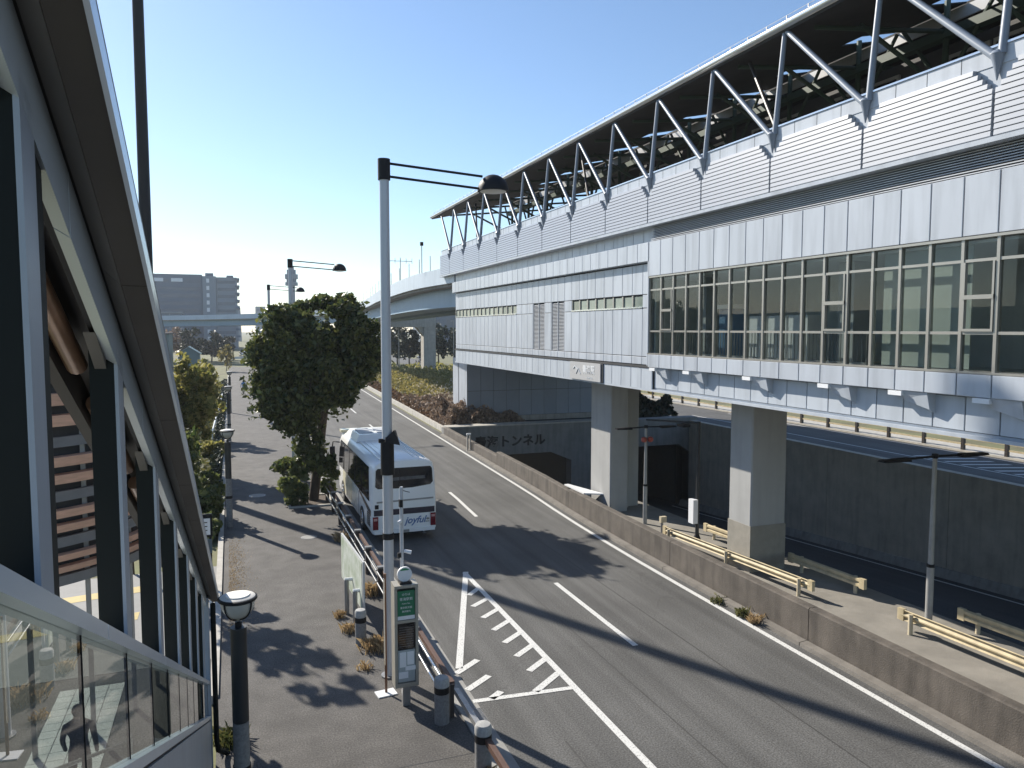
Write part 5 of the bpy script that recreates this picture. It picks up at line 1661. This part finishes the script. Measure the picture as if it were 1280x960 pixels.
MB().box(33.7, 36, 138.6, 140.9, -.03, 8.3).build('pier_column', M_CONC_L, tr)
MB().prism([(33.71, 138.8, 8.31), (32.4, 138.8, 8.31), (33.71, 138.8, 6.8)], (0, 1.9, 0)).build('pier_haunch', M_CONC_L, tr)
MB().box(18.5, 20, 138.6, 140.9, -.03, 9.2).build('pier_column', M_CONC_L, tr)
for (x, y) in ((8, 184), (-18, 206), (-60, 221), (-110, 230)):
    MB().box(x - 1, x + 1, y - 1, y + 1, -.03, 8.7).build('pier_column', M_CONC_L, tr)
ps_ = None
for i in range(0, len(path_) - 40):
    x, y, z = path_[i]
    if i % 2 == 0:
        MB().tube((x - 4.2, y, 11.9), (x - 4.2, y, 13.0), .025, n=6).build('handrail_post', M_STEELD, tr)
MB().tube((12.7, 52.6, 11.9), (12.7, 52.6, 13.9), .03, n=6).build('signal_post', M_STEELD, tr)
MB().box(12.6, 12.8, 52.5, 52.7, 13.8, 14.05).build('signal_head', M_BLACK, tr)
q = MB().tube((13.6, 64, 11.9), (13.6, 64, 14.0), .03, n=6).tube((12.7, 64, 13.7), (14.6, 64, 13.7), .025, n=6)
for x in (12.7, 13.15, 14.1, 14.6): q.tube((x, 64, 13.5), (x, 64, 13.95), .02, n=6)
q.build('aerial', M_STEELD, tr)

# ================================================================== FAR SCENERY
def far_tree(x, y, h, r, m, seed, label, group):
    tree('roadside_tree', label, (x, y, -.03), [(x, y, h * .62, r, r, h * .36, 700), (x, y, h * .42, r * .9, r * .9, h * .25, 500)], m, .42, seed, .18, sub=18, spread=.4, group=group)
AV = 'avenue trees beyond the island'
lbl = ['avenue tree just left of the portal pier column, beyond the island', 'avenue tree behind the light pole beyond the island', 'avenue tree between light pole and portal pier', 'avenue tree directly behind the portal pier column', 'avenue tree just right of the portal pier', 'avenue tree close to the station wall beyond the island', 'avenue tree half hidden by the station corner', 'avenue tree at the left end of the row beyond the island']
for i in range(8):
    x = [37.5, 33.0, 35.2, 40.5, 43, 46.5, 50, 30.5][i]
    y = [168, 172, 170, 166, 163, 160, 158, 176][i]
    far_tree(x, y, 8.2 + (i * 37 % 10) * .1, 2.1, L_FAR if i % 3 else L_DARK, 60 + i, lbl[i], AV)
for i, (x, y, h, r, lb) in enumerate(((-9, 205, 8.0, 3.6, 'dark round tree before the far barn'), (-4.5, 200, 7.4, 3.0, 'dark tree at the left end of the walk'), (-12.5, 215, 8.6, 3.2, 'brownish bare tree behind the far barn'), (-1.2, 208, 6.6, 2.4, 'dark tree right at the far end of the walk'), (8, 215, 6, 2.6, 'far tree under the viaduct'))):
    far_tree(x, y, h, r, L_DARK if i != 2 else L_BROWN, 80 + i, lb, 'dark trees at the far end of the walk')
bn = thing('barn', 'grey-green corrugated shed with white roof edge at the far left', 'shed', (-16, 170, -.03))
MB().box(-19.5, -11.5, 165, 176, -.03, 6.9).build('wall', mat('shed_green', (0.16, 0.21, 0.20), .7, .1, .5), bn)
MB().hexa([(-19.8, 164.6, 6.9), (-14.8, 164.6, 6.9), (-14.8, 176.4, 6.9), (-19.8, 176.4, 6.9), (-19.8, 164.6, 7.25), (-14.8, 164.6, 7.55), (-14.8, 176.4, 7.55), (-19.8, 176.4, 7.25)]).build('roof', M_WHITE, bn)
MB().box(-14.78, -11.3, 164.6, 176.4, 6.9, 7.2).build('roof', M_DARKW, bn)
for i in range(10):
    MB().box(-19.4 + i * .8, -19.34 + i * .8, 164.95, 165, 0, 6.85).build('rib', M_DARKW, bn)
sh = thing('small_shed', 'small blue-green gabled hut between the barn and the walk', 'hut', (-8.0, 168, -.03))
MB().prism([(-10, 166, -.03), (-6, 166, -.03), (-6, 166, 3.0), (-8, 166, 4.3), (-10, 166, 3.0)], (0, 5, 0)).build('wall', mat('hut_teal', (0.10, 0.18, 0.19), .6, .1, .5), sh)
MB().hexa([(-10.3, 165.7, 2.85), (-8, 165.7, 4.35), (-8, 171.3, 4.35), (-10.3, 171.3, 2.85), (-10.3, 165.7, 2.95), (-8, 165.7, 4.47), (-8, 171.3, 4.47), (-10.3, 171.3, 2.95)]).build('roof', mat('hut_roof', (0.16, 0.26, 0.28), .5, .1, .5), sh)
MB().hexa([(-8, 165.7, 4.35), (-5.7, 165.7, 2.85), (-5.7, 171.3, 2.85), (-8, 171.3, 4.35), (-8, 165.7, 4.47), (-5.7, 165.7, 2.95), (-5.7, 171.3, 2.95), (-8, 171.3, 4.47)]).build('roof', mat('hut_roof', (0.16, 0.26, 0.28), .5, .1, .5), sh)
# grey block
gb = thing('office_block', 'large blue-grey block with stair tower behind the far viaduct', 'building', (-30, 330, -.03))
M_GB = mat('block_grey', (0.12, 0.155, 0.20), .7, .06, .2)
M_GBL = mat('block_light', (0.20, 0.24, 0.28), .7, .06, .2)
M_GBW = mat('block_window', (0.095, 0.12, 0.155), .3, .1, .3)
yb = 330
MB().box(-58, -10.2, yb, yb + 30, -.03, 29.6).build('wall', M_GB, gb)
MB().box(-10.1, -5.0, yb - 1, yb + 28, -.03, 29.0).build('stair_tower', M_GBL, gb)
MB().box(-4.9, 3.0, yb, yb + 26, -.03, 28.7).build('wing', M_GBL, gb)
MB().box(-58, -44, yb + 4, yb + 20, 29.6, 31).build('roof_plant', M_GBL, gb)
MB().box(-9, -6, yb + 2, yb + 8, 29.0, 30.4).build('roof_plant', M_GB, gb)
MB().box(-1, 1.6, yb + 2, yb + 8, 28.7, 29.6).build('roof_plant', M_GB, gb)
for k in range(9):
    z = 3 + k * 2.9
    MB().box(-57, -11, yb - .06, yb, z, z + 1.3).build('window_band', M_GBW, gb)
    MB().box(-4.5, 2.2, yb - .06, yb, z, z + 1.2).build('window_band', M_GBW, gb)
    MB().box(2.2, 3.9, yb - .5, yb + 20, z + 1.5, z + 2.3).build('balcony', M_GB, gb)
    MB().box(-8.6, -7.5, yb - 1.06, yb - 1, z + .2, z + 1.8).build('window', M_WHITE, gb)
for x in (-28.5, -21.5):
    MB().box(x, x + 4.2, yb - .12, yb - .06, 26.6, 28.0).build('sign', M_WHITE, gb)
lo = thing('low_annex', 'long low annex with pale roof edge before the grey block', 'building', (-40, 300, -.03))
MB().box(-60, -16.5, 300, 318, -.03, 13.6).build('wall', M_GB, lo)
MB().box(-60.5, -16.2, 299.5, 318.5, 13.6, 14.1).build('roof', M_GBL, lo)
for i in range(12):
    MB().box(-58 + i * 3.4, -57.6 + i * 3.4, 299.9, 300, 8, 13.5).build('fin', M_GBL, lo)
# far towers and control tower
for (x, w, y, h, lb) in ((4.2, 3.0, 520, 23, 'slim round-topped chimney on the horizon'),):
    c = thing('chimney', lb, 'chimney', (x, y, -.03))
    MB().lathe((x, y, 0), [(2.6, -.03), (2.2, h - 2), (1.7, h - .3), (.6, h)], 14).build('stack', M_GBL, c, smooth=50)
for (x0, x1, lb) in ((19.5, 27, 'left of two pale towers on the horizon'), (29, 35, 'right of two pale towers on the horizon')):
    c = thing('tower_block', lb, 'building', ((x0 + x1) / 2, 650, -.03), 'pale towers on the horizon')
    MB().box(x0, x1, 650, 665, -.03, 26).build('wall', M_GBL, c)
    for k in range(6):
        MB().box(x0 + .6, x1 - .6, 649.8, 650, 3 + k * 3.8, 5 + k * 3.8).build('window_band', M_GBW, c)
ct = thing('control_tower', 'distant control tower with wide stacked head behind the light pole', 'tower', (26.5, 360, -.03))
MB().tube((26.5, 360, -.03), (26.5, 360, 30), 1.7, 1.5, 12).build('shaft', M_GBL, ct)
for (r, z0, z1) in ((2.8, 27.5, 29.0), (2.2, 29.0, 30.5), (2.9, 30.5, 32.6), (2.0, 32.6, 34.6), (1.2, 34.6, 36)):
    MB().tube((26.5, 360, z0), (26.5, 360, z1), r, n=14).build('gallery', M_GB if z0 in (29.0, 32.6) else M_GBL, ct)
MB().tube((26.5, 360, 36), (26.5, 360, 39), .15, n=6).build('antenna', M_STEELD, ct)
hl = thing('warehouse', 'long dark grey warehouse behind the avenue trees', 'building', (110, 330, -.03))
MB().box(80, 190, 320, 350, -.03, 17.5).build('wall', M_GB, hl)
MB().box(79, 191, 319, 351, 17.5, 18.2).build('roof', M_GBL, hl)
for i in range(10):
    MB().box(82 + i * 6, 85 + i * 6, 319.9, 320, 9.5, 12).build('window', M_GBW, hl)
# slim far poles by the avenue
for i, (x, y, h, lb) in enumerate(((39.3, 138, 9.5, 'thin far pole right of the portal pier'), (42.3, 140, 13, 'taller thin far pole near the station wall'), (29.3, 140, 9, 'thin far pole beside the near light pole'))):
    p = thing('thin_pole', lb, 'pole', (x, y, -.03), 'thin poles beyond the island')
    MB().tube((x, y, -.03), (x, y, h), .09, .07, 8).build('shaft', M_STEELD, p)
    MB().box(x - .5, x + .1, y - .1, y + .1, h - .1, h + .06).build('lamp_head', M_STEELD, p)
# far cars
def car(x, y, rot, m, label):
    t = thing('parked_car', label, 'car', (x, y, .0), 'distant cars')
    t.rotation_euler = (0, 0, rot)
    def b(mb, nm, mm, par=t, sm=None):
        me_o = mb.build(nm, mm, None, origin=(0, 0, 0), smooth=sm)
        me_o.parent = par; me_o.location = (0, 0, 0)
        return me_o
    s = [(-2.1, .35), (-2.15, .75), (-1.9, .92), (-1.35, .98), (-.75, 1.42), (.75, 1.44), (1.35, .98), (2.0, .86), (2.15, .6), (2.1, .32)]
    b(MB().prism([(-.83, yy, zz) for yy, zz in s], (1.66, 0, 0)), 'body', m)
    b(MB().prism([(-.845, yy, zz) for yy, zz in ((-1.2, 1.0), (-.7, 1.36), (.7, 1.38), (1.2, 1.0))], (1.69, 0, 0)), 'window', M_DARKGL)
    b(MB().hexa([(-.7, -1.38, .99), (.7, -1.38, .99), (.7, -1.3, .99), (-.7, -1.3, .99), (-.62, -.83, 1.38), (.62, -.83, 1.38), (.62, -.75, 1.38), (-.62, -.75, 1.38)]), 'rear_window', M_DARKGL)
    for yy in (-1.35, 1.35):
        for sx in (-1, 1):
            b(MB().tube((sx * .86, yy, .32), (sx * .64, yy, .32), .32, n=14), 'wheel', M_BLACK)
    for sx in (-.65, .65):
        b(MB().box(sx - .14, sx + .14, -2.18, -2.12, .62, .78), 'tail_lamp', mat('tail_red', (0.17, 0.012, 0.018), .15, .2, 6))
car(43.5, 235, 0, M_WHITE, 'white car far off on the side road beyond the evergreen tree')
car(42.5, 178, 0, M_STEELD, 'grey car among the avenue trees')
car(3.3, 236, .1, M_WHITE, 'white car at the far end of the walk')
car(6.2, 250, .0, mat('car_blue', (0.08, 0.12, 0.2), .3, .05, 2), 'dark blue car at the far end of the walk')
bw = thing('barrier', 'white barrier across the far end of the walk', 'barrier', (2.6, 200, -.03))
MB().box(-.4, 5.4, 199.9, 200.2, .55, 1.15).build('board', M_WHITE, bw)
for x in (-.3, 2.5, 5.2):
    MB().box(x, x + .12, 199.95, 200.15, -.03, .55).build('leg', M_STEELD, bw)
# notice stand at the foot of the stair
ns = thing('notice_stand', 'dark framed notice stand with white sheet left of the walk', 'notice board', (-.95, 24.3, .02))
MB().box(-1.25, -.66, 24.25, 24.33, 1.75, 2.45).build('frame', M_BLACK, ns)
MB().box(-1.2, -.72, 24.235, 24.25, 1.82, 2.32).build('sheet', M_WHITE, ns)
for i in range(3):
    MB().box(-1.15, -.8, 24.228, 24.235, 1.95 + i * .12, 1.975 + i * .12).build('print_line', M_BLACK, ns)
MB().box(-1.22, -.68, 24.25, 24.33, 1.25, 1.68).build('lower_panel', mat('panel_slate', (0.07, 0.10, 0.12), .4, .1, 2), ns)
for x in (-1.2, -.76):
    MB().box(x, x + .07, 24.26, 24.32, .02, 1.8).build('leg', M_BLACK, ns)
ps2 = thing('pipe_stub', 'small white pipe frame beside the kerb at the stair foot', 'pipe frame', (-.55, 22.6, .1))
MB().path([(-.72, 22.6, .05), (-.72, 22.6, .55), (-.45, 22.6, .55), (-.45, 22.6, .05)], .03, 8).build('hoop', M_WHITE, ps2)
MB().box(-.75, -.42, 22.5, 22.7, .0, .12).build('foot', M_CONC_L, ps2)

# ================================================================== PEOPLE
def person(label, loc, rot, h, top, legs, hairc, lean=0.0, stride=.22):
    t = thing('person', label, 'person', loc)
    t.rotation_euler = (0, 0, rot)
    k = h / 1.72
    V = [((0, 0, .95), .13), ((0, .01 + lean * .3, 1.18), .12), ((0, .02 + lean * .6, 1.38), .145), ((0, .03 + lean, 1.50), .055), ((0, .05 + lean, 1.62), .085), ((0, .05 + lean, 1.70), .06),
         ((.10, 0, .90), .09), ((.11, stride, .50), .06), ((.11, stride * .9, .09), .045), ((.11, stride * .9 + .15, .04), .035),
         ((-.10, 0, .90), .09), ((-.11, -stride * .4, .50), .06), ((-.11, -stride * 1.2, .12), .045), ((-.11, -stride * 1.2 + .15, .04), .035),
         ((.20, .02 + lean * .6, 1.38), .06), ((.26, -.06, 1.12), .045), ((.25, .08, .90), .035), ((.245, .12, .82), .03),
         ((-.20, .02 + lean * .6, 1.38), .06), ((-.26, .08, 1.12), .045), ((-.25, .2, .92), .035), ((-.245, .25, .85), .03)]
    E_ = [(0,1),(1,2),(2,3),(3,4),(4,5),(0,6),(6,7),(7,8),(8,9),(0,10),(10,11),(11,12),(12,13),(2,14),(14,15),(15,16),(16,17),(2,18),(18,19),(19,20),(20,21)]
    me = bpy.data.meshes.new('body')
    me.from_pydata([tuple(Vector(v) * k) for v, _ in V], E_, [])
    o = bpy.data.objects.new('body', me)
    COL.objects.link(o); o.parent = t
    WL[o.name] = Vector(loc)
    sm = o.modifiers.new('skin', 'SKIN')
    sl = me.skin_vertices[0].data
    for i, (_, r) in enumerate(V):
        sl[i].radius = (r * k, r * k)
        sl[i].use_root = (i == 0)
    sb = o.modifiers.new('sub', 'SUBSURF'); sb.levels = 2; sb.render_levels = 2
    # clothing zones by height on one material
    m = bpy.data.materials.new('clothes')
    m.use_nodes = True
    n_, l_ = m.node_tree.nodes, m.node_tree.links
    tc = n_.new('ShaderNodeTexCoord'); sx = n_.new('ShaderNodeSeparateXYZ')
    l_.new(tc.outputs['Object'], sx.inputs[0])
    mr = n_.new('ShaderNodeMath'); mr.operation = 'DIVIDE'; mr.inputs[1].default_value = 1.8 * k
    l_.new(sx.outputs['Z'], mr.inputs[0])
    cr = n_.new('ShaderNodeValToRGB'); cr.color_ramp.interpolation = 'CONSTANT'
    el = cr.color_ramp.elements
    el[0].position = 0; el[0].color = (.02, .02, .02, 1)
    el[1].position = .05; el[1].color = (*legs, 1)
    for p_, c_ in ((.50, top), (.835, (.42, .27, .2)), (.90, hairc)):
        e = el.new(p_); e.color = (*c_, 1)
    l_.new(mr.outputs[0], cr.inputs[0])
    l_.new(cr.outputs[0], n_['Principled BSDF'].inputs['Base Color'])
    n_['Principled BSDF'].inputs['Roughness'].default_value = .8
    me.materials.append(m)
    hr = MB().lathe((0, (.04 + lean) * k, 1.60 * k), [(.07 * k, -.06 * k), (.095 * k, .0), (.095 * k, .06 * k), (.07 * k, .115 * k), (.02 * k, .135 * k)], 14)
    ho = hr.build('hair', mat('hair_' + label[:6], hairc, .6, .2, 20), None, origin=(0, 0, 0), smooth=60)
    ho.parent = t; ho.location = (0, 0, 0)
    fc = MB()
    for s in (-1, 1):
        fc.lathe((s * .032 * k, (.135 + lean) * k, 1.63 * k), [(.004, -.008), (.01, 0), (.004, .008)], 8)
        fc.lathe((s * .09 * k, (.05 + lean) * k, 1.61 * k), [(.006, -.03), (.016, 0), (.006, .03)], 8)
    fc.lathe((0, (.142 + lean) * k, 1.60 * k), [(.016, -.02), (.008, .02)], 8)
    fo = fc.build('face', mat('skin', (.42, .27, .2), .6, .1, 20), None, origin=(0, 0, 0), smooth=60)
    fo.parent = t; fo.location = (0, 0, 0)
    return t
i_ = int((9.3 - .74) / .3723)
ystep = .74 + i_ * .3723
person('person in dark clothes on pale tiles, seen through the stair glass', (-2.55, 14.0, .026), 0, 1.7, (.018, .018, .02), (.02, .02, .022), (.012, .01, .01), stride=.1)
person('person in a blue jacket walking far down the sidewalk', (1.3, 97, .1), R(20), 1.72, (.10, .25, .46), (.03, .035, .05), (.02, .016, .014))

# ================================================================== OUT OF FRAME LEFT: what the station glass reflects
bl = thing('mall_building', 'long low dark mall left of the walk, mirrored in the station windows', 'building', (-55, 60, -.03))
MB().box(-70, -42, 5, 160, -.03, 9.6).build('wall', mat('mall_wall', (0.16, 0.16, 0.17), .7, .1, .3), bl)
MB().box(-71, -41.5, 4, 161, 9.6, 10.1).build('roof', M_GBL, bl)
for i in range(15):
    MB().box(-41.99, -41.8, 8 + i * 10, 15 + i * 10, 2, 7).build('window', M_GBW, bl)
# ================================================================== HAZE
hb = MB().box(-950, 950, -350, 1950, -16, 44).build('haze', mat('tmp', (1, 1, 1)), origin=(0, 0, 0))
hm = bpy.data.materials.new('haze_air')
hm.use_nodes = True
hn = hm.node_tree.nodes
hn.clear()
ho_ = hn.new('ShaderNodeOutputMaterial')
pv = hn.new('ShaderNodeVolumePrincipled')
pv.inputs['Color'].default_value = (0.86, 0.92, 1.0, 1)
pv.inputs['Density'].default_value = 0.00028
pv.inputs['Anisotropy'].default_value = 0.2
hm.node_tree.links.new(pv.outputs[0], ho_.inputs['Volume'])
hb.data.materials.clear(); hb.data.materials.append(hm)
stuff(hb)
